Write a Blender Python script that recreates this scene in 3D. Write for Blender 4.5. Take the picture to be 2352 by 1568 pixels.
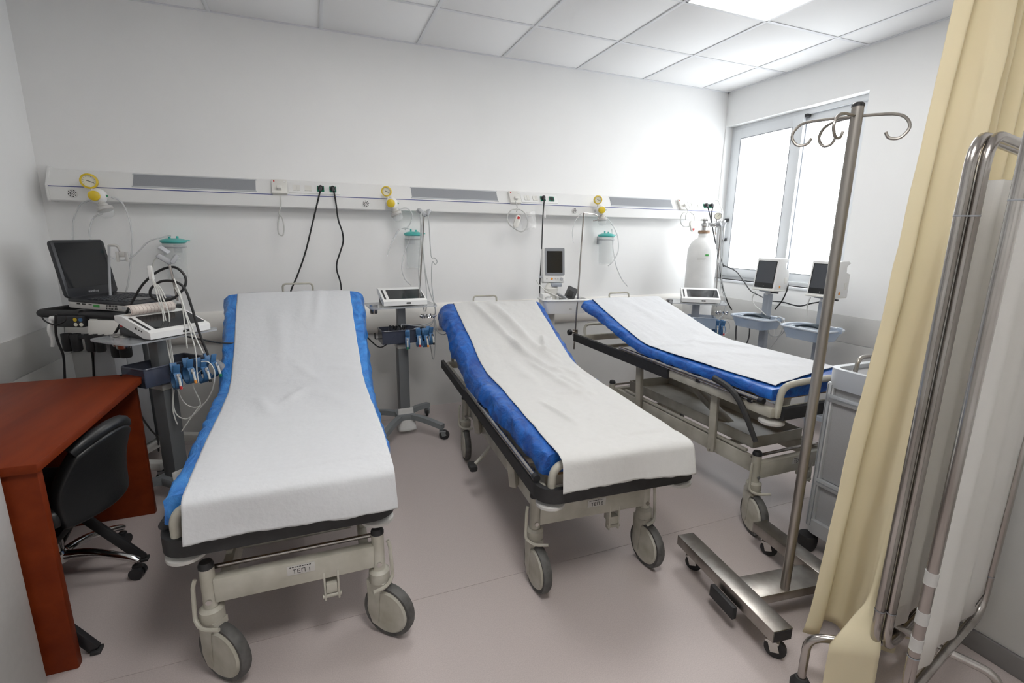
import bpy, bmesh, math, random
from mathutils import Vector, Matrix, Euler, noise

for o in list(bpy.data.objects):
    bpy.data.objects.remove(o)
scene = bpy.context.scene
COL = scene.collection
R = math.radians
PI = math.pi

# ------------------------------------------------------------------ camera
cam_d = bpy.data.cameras.new('camera')
cam_d.sensor_fit = 'HORIZONTAL'
cam_d.sensor_width = 36.0
cam_d.lens = 1111.2 / 2352 * 36.0
cam_d.clip_start = 0.05
cam = bpy.data.objects.new('camera', cam_d)
COL.objects.link(cam)
YAW, PITCH, ROLL = R(21.85), R(-12.282), R(0.726)
fwd = Vector((math.sin(YAW) * math.cos(PITCH), math.cos(YAW) * math.cos(PITCH), math.sin(PITCH)))
rgt0 = Vector((math.cos(YAW), -math.sin(YAW), 0))
up0 = rgt0.cross(fwd)
rgt = rgt0 * math.cos(ROLL) + up0 * math.sin(ROLL)
upv = up0 * math.cos(ROLL) - rgt0 * math.sin(ROLL)
Mc = Matrix((rgt, upv, -fwd)).transposed().to_4x4()
Mc.translation = Vector((-3.763, -3.904, 1.423))
cam.matrix_world = Mc
scene.camera = cam

# ------------------------------------------------------------------ daylight and exposure
world = bpy.data.worlds.new('overcast_sky')
scene.world = world
world.use_nodes = True
bg = world.node_tree.nodes['Background']
bg.inputs[0].default_value = (0.93, 0.97, 1.0, 1)
bg.inputs[1].default_value = 8.0
portal_d = bpy.data.lights.new('window_portal', 'AREA')
portal_d.shape = 'RECTANGLE'
portal_d.size = 1.5
portal_d.size_y = 1.36
portal_d.cycles.is_portal = True
portal = bpy.data.objects.new('window_portal', portal_d)
COL.objects.link(portal)
portal.matrix_world = Matrix.Translation((0.2, -0.66, 1.75)) @ Matrix.Rotation(R(90), 4, 'Y')

scene.view_settings.view_transform = 'Standard'
scene.view_settings.look = 'None'
scene.view_settings.gamma = 1.0
scene.view_settings.use_curve_mapping = False
scene.view_settings.exposure = 0.0

# ------------------------------------------------------------------ materials
MATS = {}
def mat(name, col, rough=0.5, metal=0.0, var=0.0, scale=20.0, bump=0.0, bscale=None, stretch=None,
        trans=0.0, alpha=1.0, spec=0.5, coat=0.0, dark=None, emis=None, estr=0.0, sub=0.0, detail=3.0):
    m = bpy.data.materials.new(name)
    m.use_nodes = True
    nt = m.node_tree
    b = nt.nodes['Principled BSDF']
    b.inputs['Base Color'].default_value = (*col, 1)
    b.inputs['Roughness'].default_value = rough
    b.inputs['Metallic'].default_value = metal
    b.inputs['Specular IOR Level'].default_value = spec
    b.inputs['Transmission Weight'].default_value = trans
    b.inputs['Alpha'].default_value = alpha
    b.inputs['Coat Weight'].default_value = coat
    if emis:
        b.inputs['Emission Color'].default_value = (*emis, 1)
        b.inputs['Emission Strength'].default_value = estr
    tc = None
    def coords():
        t = nt.nodes.new('ShaderNodeTexCoord')
        mp = nt.nodes.new('ShaderNodeMapping')
        if stretch:
            mp.inputs['Scale'].default_value = stretch
        nt.links.new(t.outputs['Object'], mp.inputs['Vector'])
        return mp
    if var > 0 or dark:
        tc = coords()
        n = nt.nodes.new('ShaderNodeTexNoise')
        n.inputs['Scale'].default_value = scale
        n.inputs['Detail'].default_value = detail
        nt.links.new(tc.outputs[0], n.inputs['Vector'])
        cr = nt.nodes.new('ShaderNodeValToRGB')
        d = dark if dark else tuple(max(0, c * (1 - var)) for c in col)
        l = tuple(min(1, c * (1 + var)) for c in col) if not dark else col
        cr.color_ramp.elements[0].color = (*d, 1)
        cr.color_ramp.elements[0].position = 0.32
        cr.color_ramp.elements[1].color = (*l, 1)
        cr.color_ramp.elements[1].position = 0.68
        nt.links.new(n.outputs[0], cr.inputs[0])
        nt.links.new(cr.outputs[0], b.inputs['Base Color'])
    if bump > 0:
        if tc is None:
            tc = coords()
        n2 = nt.nodes.new('ShaderNodeTexNoise')
        n2.inputs['Scale'].default_value = bscale or scale
        n2.inputs['Detail'].default_value = 4
        nt.links.new(tc.outputs[0], n2.inputs['Vector'])
        bp = nt.nodes.new('ShaderNodeBump')
        bp.inputs['Strength'].default_value = bump
        bp.inputs['Distance'].default_value = 0.02
        nt.links.new(n2.outputs[0], bp.inputs['Height'])
        nt.links.new(bp.outputs[0], b.inputs['Normal'])
    MATS[name] = m
    return m

mat('wall_paint', (0.89, 0.89, 0.885), 0.75, bump=0.02, bscale=180, var=0.01, scale=3)
mat('dado_vinyl', (0.62, 0.615, 0.60), 0.45, var=0.015, scale=6)
mat('bumper_vinyl', (0.78, 0.76, 0.72), 0.42, var=0.01, scale=8)
mat('ceiling_tile', (0.87, 0.87, 0.87), 0.85, bump=0.05, bscale=300)
mat('tbar', (0.74, 0.75, 0.77), 0.5)
mat('pier_paint', (0.56, 0.56, 0.55), 0.6, var=0.02, scale=60)
mat('shadow_gap', (0.12, 0.12, 0.12), 0.9)
mat('floor_vinyl', (0.49, 0.43, 0.415), 0.38, var=0.07, scale=260, detail=2, bump=0.01, bscale=200)
mat('floor_seam', (0.36, 0.315, 0.305), 0.6)
mat('alu', (0.62, 0.64, 0.66), 0.38, 0.55)
mat('window_alu', (0.72, 0.74, 0.76), 0.42, 0.25)
mat('black_plastic', (0.018, 0.018, 0.020), 0.42)
mat('black_rubber', (0.020, 0.020, 0.021), 0.6, var=0.2, scale=30)
mat('grey_rubber', (0.085, 0.083, 0.080), 0.65, var=0.35, scale=25)
mat('cream_metal', (0.50, 0.485, 0.425), 0.42, dark=(0.36, 0.34, 0.285), scale=9, detail=6)
mat('cream_wheel', (0.47, 0.455, 0.40), 0.45, dark=(0.34, 0.32, 0.26), scale=14, detail=6)
mat('chrome', (0.62, 0.62, 0.62), 0.13, 1.0)
mat('chrome_worn', (0.50, 0.48, 0.46), 0.24, 1.0, dark=(0.36, 0.33, 0.31), scale=18, stretch=(1, 1, 0.25))
mat('steel_brushed', (0.42, 0.40, 0.37), 0.36, 1.0, dark=(0.33, 0.305, 0.28), scale=24, stretch=(1, 1, 0.1))
mat('steel', (0.60, 0.59, 0.57), 0.25, 1.0)
mat('plywood', (0.42, 0.27, 0.13), 0.55, var=0.25, scale=12)
mat('paper_white', (0.61, 0.62, 0.64), 0.8, bump=0.10, bscale=60, var=0.012, scale=40)
mat('paper_warm', (0.60, 0.597, 0.585), 0.8, bump=0.10, bscale=60, var=0.012, scale=40)
mat('white_plastic', (0.80, 0.80, 0.79), 0.35)
mat('offwhite_plastic', (0.74, 0.73, 0.69), 0.4)
mat('grey_plastic', (0.42, 0.43, 0.45), 0.42)
mat('mid_grey', (0.25, 0.26, 0.28), 0.45)
mat('column_grey', (0.155, 0.165, 0.175), 0.42)
mat('column_blue', (0.36, 0.39, 0.44), 0.4, 0.15)
mat('display_reflection_grey', (0.06, 0.065, 0.075), 0.2)  # monitor display tone, lightened so the base colour carries the screen's reflection
mat('cable_dark', (0.10, 0.10, 0.105), 0.45)
mat('base_grey', (0.20, 0.215, 0.225), 0.45)
mat('screen_black', (0.012, 0.013, 0.015), 0.12)
mat('laptop_black', (0.022, 0.023, 0.027), 0.35)
mat('keys', (0.035, 0.037, 0.043), 0.45)
mat('led_green', (0.05, 0.32, 0.06), 0.4)
mat('socket_green', (0.006, 0.17, 0.095), 0.35)
mat('yellow', (0.72, 0.52, 0.03), 0.35)
mat('dial_white', (0.80, 0.78, 0.66), 0.4)
mat('teal', (0.08, 0.48, 0.44), 0.3)
mat('cable_pale', (0.56, 0.56, 0.54), 0.45)
mat('red', (0.52, 0.02, 0.02), 0.4)
mat('orange', (0.80, 0.30, 0.03), 0.4)
mat('green', (0.01, 0.22, 0.09), 0.4)
mat('blue_line', (0.03, 0.05, 0.25), 0.4)
mat('clamp_blue', (0.055, 0.16, 0.33), 0.35)
mat('wood_cherry', (0.19, 0.030, 0.006), 0.5, spec=0.15, dark=(0.13, 0.018, 0.004), scale=5, stretch=(2.5, 0.35, 2.5), detail=5)
mat('chair_leather', (0.014, 0.015, 0.016), 0.38, bump=0.05, bscale=120)
mat('curtain_cloth', (0.84, 0.76, 0.56), 0.85, bump=0.03, bscale=400)
mat('screen_cloth', (0.92, 0.91, 0.89), 0.85, bump=0.06, bscale=30, stretch=(6, 6, 0.2))
mat('cable_white', (0.70, 0.70, 0.67), 0.45)
mat('cable_grey', (0.46, 0.47, 0.47), 0.45)
mat('cable_black', (0.012, 0.012, 0.013), 0.45)
mat('o2_white', (0.80, 0.80, 0.79), 0.42, dark=(0.72, 0.72, 0.71), scale=9, detail=8)
mat('rust', (0.30, 0.19, 0.12), 0.7, var=0.3, scale=30)
mat('trolley_panel', (0.36, 0.36, 0.37), 0.45, var=0.03, scale=200)
mat('cuff', (0.035, 0.05, 0.065), 0.7, bump=0.1, bscale=150)
mat('cuff_grey', (0.07, 0.072, 0.075), 0.7, bump=0.1, bscale=150)
mat('ink', (0.02, 0.02, 0.02), 0.6)
mat('label_grey', (0.52, 0.51, 0.49), 0.5)
mat('chart_paper', (0.80, 0.72, 0.66), 0.7)
mat('chart_grid', (0.45, 0.30, 0.27), 0.7)
mat('lettering_grey', (0.55, 0.56, 0.58), 0.4)
mat('dark_baseboard', (0.20, 0.19, 0.19), 0.5)
mat('diffuser_off', (0.30, 0.31, 0.33), 0.35, bump=0.15, bscale=400)
def lens(strength):
    return mat('lens_panel_%d' % strength, (0.9, 0.9, 0.9), 0.5, emis=(1.0, 0.985, 0.96), estr=strength)

def clear_mat(name, col, amount, rough=0.08):
    """thin clear plastic or glass: transparent mixed with a glossy tinted shell"""
    m = bpy.data.materials.new(name)
    m.use_nodes = True
    nt = m.node_tree
    out = nt.nodes['Material Output']
    b = nt.nodes['Principled BSDF']
    b.inputs['Base Color'].default_value = (*col, 1)
    b.inputs['Roughness'].default_value = rough
    t = nt.nodes.new('ShaderNodeBsdfTransparent')
    mx = nt.nodes.new('ShaderNodeMixShader')
    mx.inputs[0].default_value = amount
    nt.links.new(t.outputs[0], mx.inputs[1])
    nt.links.new(b.outputs[0], mx.inputs[2])
    nt.links.new(mx.outputs[0], out.inputs[0])
    MATS[name] = m
clear_mat('window_glass', (0.95, 0.97, 1.0), 0.06, 0.05)
clear_mat('jar_clear', (0.85, 0.88, 0.88), 0.22)
clear_mat('tube_clear', (0.74, 0.75, 0.76), 0.55)
clear_mat('tray_acrylic', (0.50, 0.52, 0.54), 0.62)
clear_mat('basket_smoke', (0.065, 0.075, 0.11), 0.80, 0.2)
clear_mat('basket_blue', (0.44, 0.53, 0.66), 0.50, 0.15)
clear_mat('rim_pale', (0.66, 0.72, 0.80), 0.85, 0.15)
clear_mat('bag_clear', (0.9, 0.9, 0.9), 0.25, 0.1)
clear_mat('tape_clear', (0.8, 0.8, 0.78), 0.5, 0.2)

def blue_cover(name, lo, hi):
    m = mat(name, hi, 0.28)
    nt = m.node_tree
    b = nt.nodes['Principled BSDF']
    t = nt.nodes.new('ShaderNodeTexCoord')
    mp = nt.nodes.new('ShaderNodeMapping')
    mp.inputs['Scale'].default_value = (1.0, 0.45, 1.0)
    nt.links.new(t.outputs['Object'], mp.inputs['Vector'])
    n = nt.nodes.new('ShaderNodeTexNoise')
    n.inputs['Scale'].default_value = 13
    n.inputs['Detail'].default_value = 7
    n.inputs['Roughness'].default_value = 0.6
    n.inputs['Distortion'].default_value = 2.2
    nt.links.new(mp.outputs[0], n.inputs['Vector'])
    cr = nt.nodes.new('ShaderNodeValToRGB')
    cr.color_ramp.elements[0].color = (*lo, 1)
    cr.color_ramp.elements[0].position = 0.3
    cr.color_ramp.elements[1].color = (*hi, 1)
    cr.color_ramp.elements[1].position = 0.72
    nt.links.new(n.outputs[0], cr.inputs[0])
    nt.links.new(cr.outputs[0], b.inputs['Base Color'])
    bp = nt.nodes.new('ShaderNodeBump')
    bp.inputs['Strength'].default_value = 0.7
    bp.inputs['Distance'].default_value = 0.012
    nt.links.new(n.outputs[0], bp.inputs['Height'])
    nt.links.new(bp.outputs[0], b.inputs['Normal'])
blue_cover('blue_cover', (0.006, 0.045, 0.26), (0.022, 0.17, 0.60))
blue_cover('blue_cover_light', (0.014, 0.12, 0.46), (0.065, 0.31, 0.76))

def cloth_translucent(name, amount):
    m = MATS[name]
    nt = m.node_tree
    b = nt.nodes['Principled BSDF']
    out = nt.nodes['Material Output']
    tr = nt.nodes.new('ShaderNodeBsdfTranslucent')
    tr.inputs[0].default_value = b.inputs['Base Color'].default_value
    mx = nt.nodes.new('ShaderNodeMixShader')
    mx.inputs[0].default_value = amount
    nt.links.new(b.outputs[0], mx.inputs[1])
    nt.links.new(tr.outputs[0], mx.inputs[2])
    nt.links.new(mx.outputs[0], out.inputs[0])
cloth_translucent('curtain_cloth', 0.35)
cloth_translucent('screen_cloth', 0.55)

# ------------------------------------------------------------------ mesh helpers
def catmull(pts, n):
    pts = [Vector(p) for p in pts]
    if n <= 1 or len(pts) < 3:
        return pts
    out = []
    for i in range(len(pts) - 1):
        p0 = pts[max(i - 1, 0)]; p1 = pts[i]; p2 = pts[i + 1]; p3 = pts[min(i + 2, len(pts) - 1)]
        for k in range(n):
            t = k / n
            out.append(0.5 * ((2 * p1) + (p2 - p0) * t + (2 * p0 - 5 * p1 + 4 * p2 - p3) * t * t + (3 * p1 - p0 - 3 * p2 + p3) * t ** 3))
    out.append(pts[-1])
    return out

def rounded_path(pts, r, n=5, closed=False):
    """polyline with rounded corners"""
    pts = [Vector(p) for p in pts]
    N = len(pts)
    out = []
    for i in range(N):
        if not closed and i in (0, N - 1):
            out.append(pts[i]); continue
        p, a, b = pts[i], pts[(i - 1) % N], pts[(i + 1) % N]
        da, db = (a - p), (b - p)
        rr = min(r, da.length * 0.49, db.length * 0.49)
        s, e = p + da.normalized() * rr, p + db.normalized() * rr
        for k in range(n + 1):
            t = k / n
            out.append(s * (1 - t) ** 2 + p * 2 * t * (1 - t) + e * t * t)
    return out

class B:
    def __init__(self):
        self.bm = bmesh.new()
    def box(self, c, s, bev=0.0, rot=None, seg=2):
        M = Matrix.Translation(Vector(c))
        if rot is not None:
            M = M @ (rot if isinstance(rot, Matrix) else Euler(rot).to_matrix().to_4x4())
        M = M @ Matrix.Diagonal((s[0], s[1], s[2], 1))
        g = bmesh.ops.create_cube(self.bm, size=1.0, matrix=M)
        if bev > 0:
            es = set()
            for v in g['verts']:
                es.update(v.link_edges)
            bmesh.ops.bevel(self.bm, geom=list(es), offset=min(bev, min(s) * 0.49), segments=seg, affect='EDGES', profile=0.5, clamp_overlap=True)
        return self
    def span(self, a, b, bev=0.0, seg=2):
        a = Vector(a); b = Vector(b)
        d = b - a
        return self.box((a + b) / 2, (abs(d.x), abs(d.y), abs(d.z)), bev, None, seg)
    def bar(self, a, b, w, h, bev=0.0):
        """rectangular bar from a to b; w across (horizontal), h the other way"""
        a = Vector(a); b = Vector(b); d = b - a
        z = d.normalized()
        x = Vector((0, 0, 1)).cross(z)
        x = x.normalized() if x.length > 1e-4 else Vector((1, 0, 0))
        y = z.cross(x)
        M = Matrix((x, y, z)).transposed().to_4x4()
        return self.box((a + b) / 2, (w, h, d.length), bev, M)
    def cyl(self, a, b, r, r2=None, n=16, cap=True):
        a = Vector(a); b = Vector(b); d = b - a
        q = Vector((0, 0, 1)).rotation_difference(d.normalized()).to_matrix().to_4x4()
        M = Matrix.Translation((a + b) / 2) @ q
        bmesh.ops.create_cone(self.bm, cap_ends=cap, cap_tris=False, segments=n, radius1=r, radius2=r if r2 is None else r2, depth=d.length, matrix=M)
        return self
    def sphere(self, c, r, n=12, sc=(1, 1, 1)):
        M = Matrix.Translation(Vector(c)) @ Matrix.Diagonal((sc[0], sc[1], sc[2], 1))
        bmesh.ops.create_uvsphere(self.bm, u_segments=n, v_segments=max(6, n // 2), radius=r, matrix=M)
        return self
    def tube(self, pts, r, n=8, closed=False, sm=0):
        pts = catmull(pts, sm) if sm else [Vector(p) for p in pts]
        N = len(pts)
        rings = []
        nrm = None
        for i, p in enumerate(pts):
            if closed:
                t = pts[(i + 1) % N] - pts[i - 1]
            else:
                t = pts[min(i + 1, N - 1)] - pts[max(i - 1, 0)]
            if t.length < 1e-9:
                t = Vector((0, 0, 1))
            t.normalize()
            if nrm is None:
                nrm = t.orthogonal().normalized()
            else:
                nrm = (nrm - t * nrm.dot(t))
                nrm = nrm.normalized() if nrm.length > 1e-6 else t.orthogonal().normalized()
            bn = t.cross(nrm)
            rr = r(i / (N - 1)) if callable(r) else r
            rings.append([self.bm.verts.new(p + (nrm * math.cos(2 * PI * k / n) + bn * math.sin(2 * PI * k / n)) * rr) for k in range(n)])
        for i in range(N if closed else N - 1):
            a, b = rings[i], rings[(i + 1) % N]
            for k in range(n):
                self.bm.faces.new((a[k], a[(k + 1) % n], b[(k + 1) % n], b[k]))
        if not closed:
            self.bm.faces.new(list(reversed(rings[0])))
            self.bm.faces.new(rings[-1])
        return self
    def sweep(self, pts, prof, closed=False):
        """profile of (outward, up) pairs swept along a path"""
        pts = [Vector(p) for p in pts]
        N = len(pts); n = len(prof)
        rings = []
        for i, p in enumerate(pts):
            if closed:
                t = pts[(i + 1) % N] - pts[i - 1]
            else:
                t = pts[min(i + 1, N - 1)] - pts[max(i - 1, 0)]
            t.normalize()
            o = t.cross(Vector((0, 0, 1)))
            o = o.normalized() if o.length > 1e-5 else Vector((1, 0, 0))
            u = o.cross(t)
            rings.append([self.bm.verts.new(p + o * a + u * b) for a, b in prof])
        for i in range(N if closed else N - 1):
            a, b = rings[i], rings[(i + 1) % N]
            for k in range(n):
                self.bm.faces.new((a[k], a[(k + 1) % n], b[(k + 1) % n], b[k]))
        if not closed:
            self.bm.faces.new(list(reversed(rings[0])))
            self.bm.faces.new(rings[-1])
        return self
    def lathe(self, prof, M=None, n=24):
        """profile of (radius, height) pairs turned round z, placed by M"""
        M = M if M is not None else Matrix()
        if not isinstance(M, Matrix):
            M = Matrix.Translation(Vector(M))
        rings = []
        for r, z in prof:
            if r < 1e-6:
                rings.append([self.bm.verts.new(M @ Vector((0, 0, z)))])
            else:
                rings.append([self.bm.verts.new(M @ Vector((r * math.cos(2 * PI * k / n), r * math.sin(2 * PI * k / n), z))) for k in range(n)])
        for i in range(len(rings) - 1):
            a, b = rings[i], rings[i + 1]
            for k in range(n):
                k2 = (k + 1) % n
                if len(a) == 1 and len(b) == 1:
                    continue
                if len(a) == 1:
                    self.bm.faces.new((a[0], b[k2], b[k]))
                elif len(b) == 1:
                    self.bm.faces.new((a[k], a[k2], b[0]))
                else:
                    self.bm.faces.new((a[k], a[k2], b[k2], b[k]))
        return self
    def prism(self, poly, h, M=None, bev=0.0):
        """polygon in local xy, extruded from z=-h/2 to h/2, placed by M"""
        M = M if M is not None else Matrix()
        lo = [self.bm.verts.new(M @ Vector((x, y, -h / 2))) for x, y in poly]
        hi = [self.bm.verts.new(M @ Vector((x, y, h / 2))) for x, y in poly]
        n = len(poly)
        fs = [self.bm.faces.new(list(reversed(lo))), self.bm.faces.new(hi)]
        for k in range(n):
            fs.append(self.bm.faces.new((lo[k], lo[(k + 1) % n], hi[(k + 1) % n], hi[k])))
        if bev > 0:
            es = set()
            for f in fs[:2]:
                es.update(f.edges)
            bmesh.ops.bevel(self.bm, geom=list(es), offset=bev, segments=2, affect='EDGES', profile=0.5, clamp_overlap=True)
        return self
    def grid(self, fn, nu, nv, flip=False):
        vs = [[self.bm.verts.new(fn(i / nu, j / nv)) for j in range(nv + 1)] for i in range(nu + 1)]
        for i in range(nu):
            for j in range(nv):
                q = (vs[i][j], vs[i + 1][j], vs[i + 1][j + 1], vs[i][j + 1])
                self.bm.faces.new(tuple(reversed(q)) if flip else q)
        return self
    def done(self, name, m, parent=None, smooth=38, world=False, label=None, thick=0.0):
        bmesh.ops.recalc_face_normals(self.bm, faces=self.bm.faces) if thick == 0 else None
        me = bpy.data.meshes.new(name)
        self.bm.to_mesh(me)
        self.bm.free()
        me.materials.append(MATS[m] if isinstance(m, str) else m)
        if smooth:
            me.shade_smooth()
            me.set_sharp_from_angle(angle=R(smooth))
        o = bpy.data.objects.new(name, me)
        COL.objects.link(o)
        if parent is not None:
            o.parent = parent
            if world:
                o.matrix_parent_inverse = world_of(parent).inverted()
        if label:
            o['label'] = label
        if thick:
            s = o.modifiers.new('thickness', 'SOLIDIFY')
            s.thickness = thick
            s.offset = 0
        return o

def world_of(o):
    M = Matrix.LocRotScale(o.location, o.rotation_euler, o.scale)
    if o.parent is not None:
        M = world_of(o.parent) @ o.matrix_parent_inverse @ M
    return M

def tag(o, label, cat, group=None, kind=None):
    if label: o['label'] = label
    if cat: o['category'] = cat
    if group: o['group'] = group
    if kind: o['kind'] = kind
    return o

def thing(name, label, cat, loc=(0, 0, 0), rz=0.0, group=None, rot=None):
    o = bpy.data.objects.new(name, None)
    o.empty_display_size = 0.1
    COL.objects.link(o)
    o.location = loc
    o.rotation_euler = rot if rot else (0, 0, rz)
    return tag(o, label, cat, group)

def struct(o):
    o['kind'] = 'structure'
    return o

def lettering(name, s, size, M, m, parent, depth=0.0006, align='CENTER'):
    cu = bpy.data.curves.new(name, 'FONT')
    cu.body = s
    cu.size = size
    cu.extrude = depth
    cu.align_x = align
    cu.align_y = 'CENTER'
    cu.resolution_u = 3
    t = bpy.data.objects.new(name, cu)
    COL.objects.link(t)
    dg = bpy.context.evaluated_depsgraph_get()
    me = bpy.data.meshes.new_from_object(t.evaluated_get(dg))
    bpy.data.objects.remove(t)
    me.transform(M)
    me.materials.append(MATS[m])
    o = bpy.data.objects.new(name, me)
    COL.objects.link(o)
    o.parent = parent
    return o

def frame_M(origin, xdir, zdir):
    z = Vector(zdir).normalized(); x = Vector(xdir)
    x = (x - z * x.dot(z)).normalized(); y = z.cross(x)
    M = Matrix((x, y, z)).transposed().to_4x4()
    M.translation = Vector(origin)
    return M

def Rx(a): return Matrix.Rotation(a, 4, 'X')
def Ry(a): return Matrix.Rotation(a, 4, 'Y')
def Rz(a): return Matrix.Rotation(a, 4, 'Z')
def T(*a): return Matrix.Translation(Vector(a))

def rrect(w, h, r, n=4):
    out = []
    for cx, cy, a0 in ((w / 2 - r, h / 2 - r, 0), (-w / 2 + r, h / 2 - r, 90), (-w / 2 + r, -h / 2 + r, 180), (w / 2 - r, -h / 2 + r, 270)):
        for k in range(n + 1):
            a = R(a0 + 90 * k / n)
            out.append((cx + r * math.cos(a), cy + r * math.sin(a)))
    return out

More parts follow.
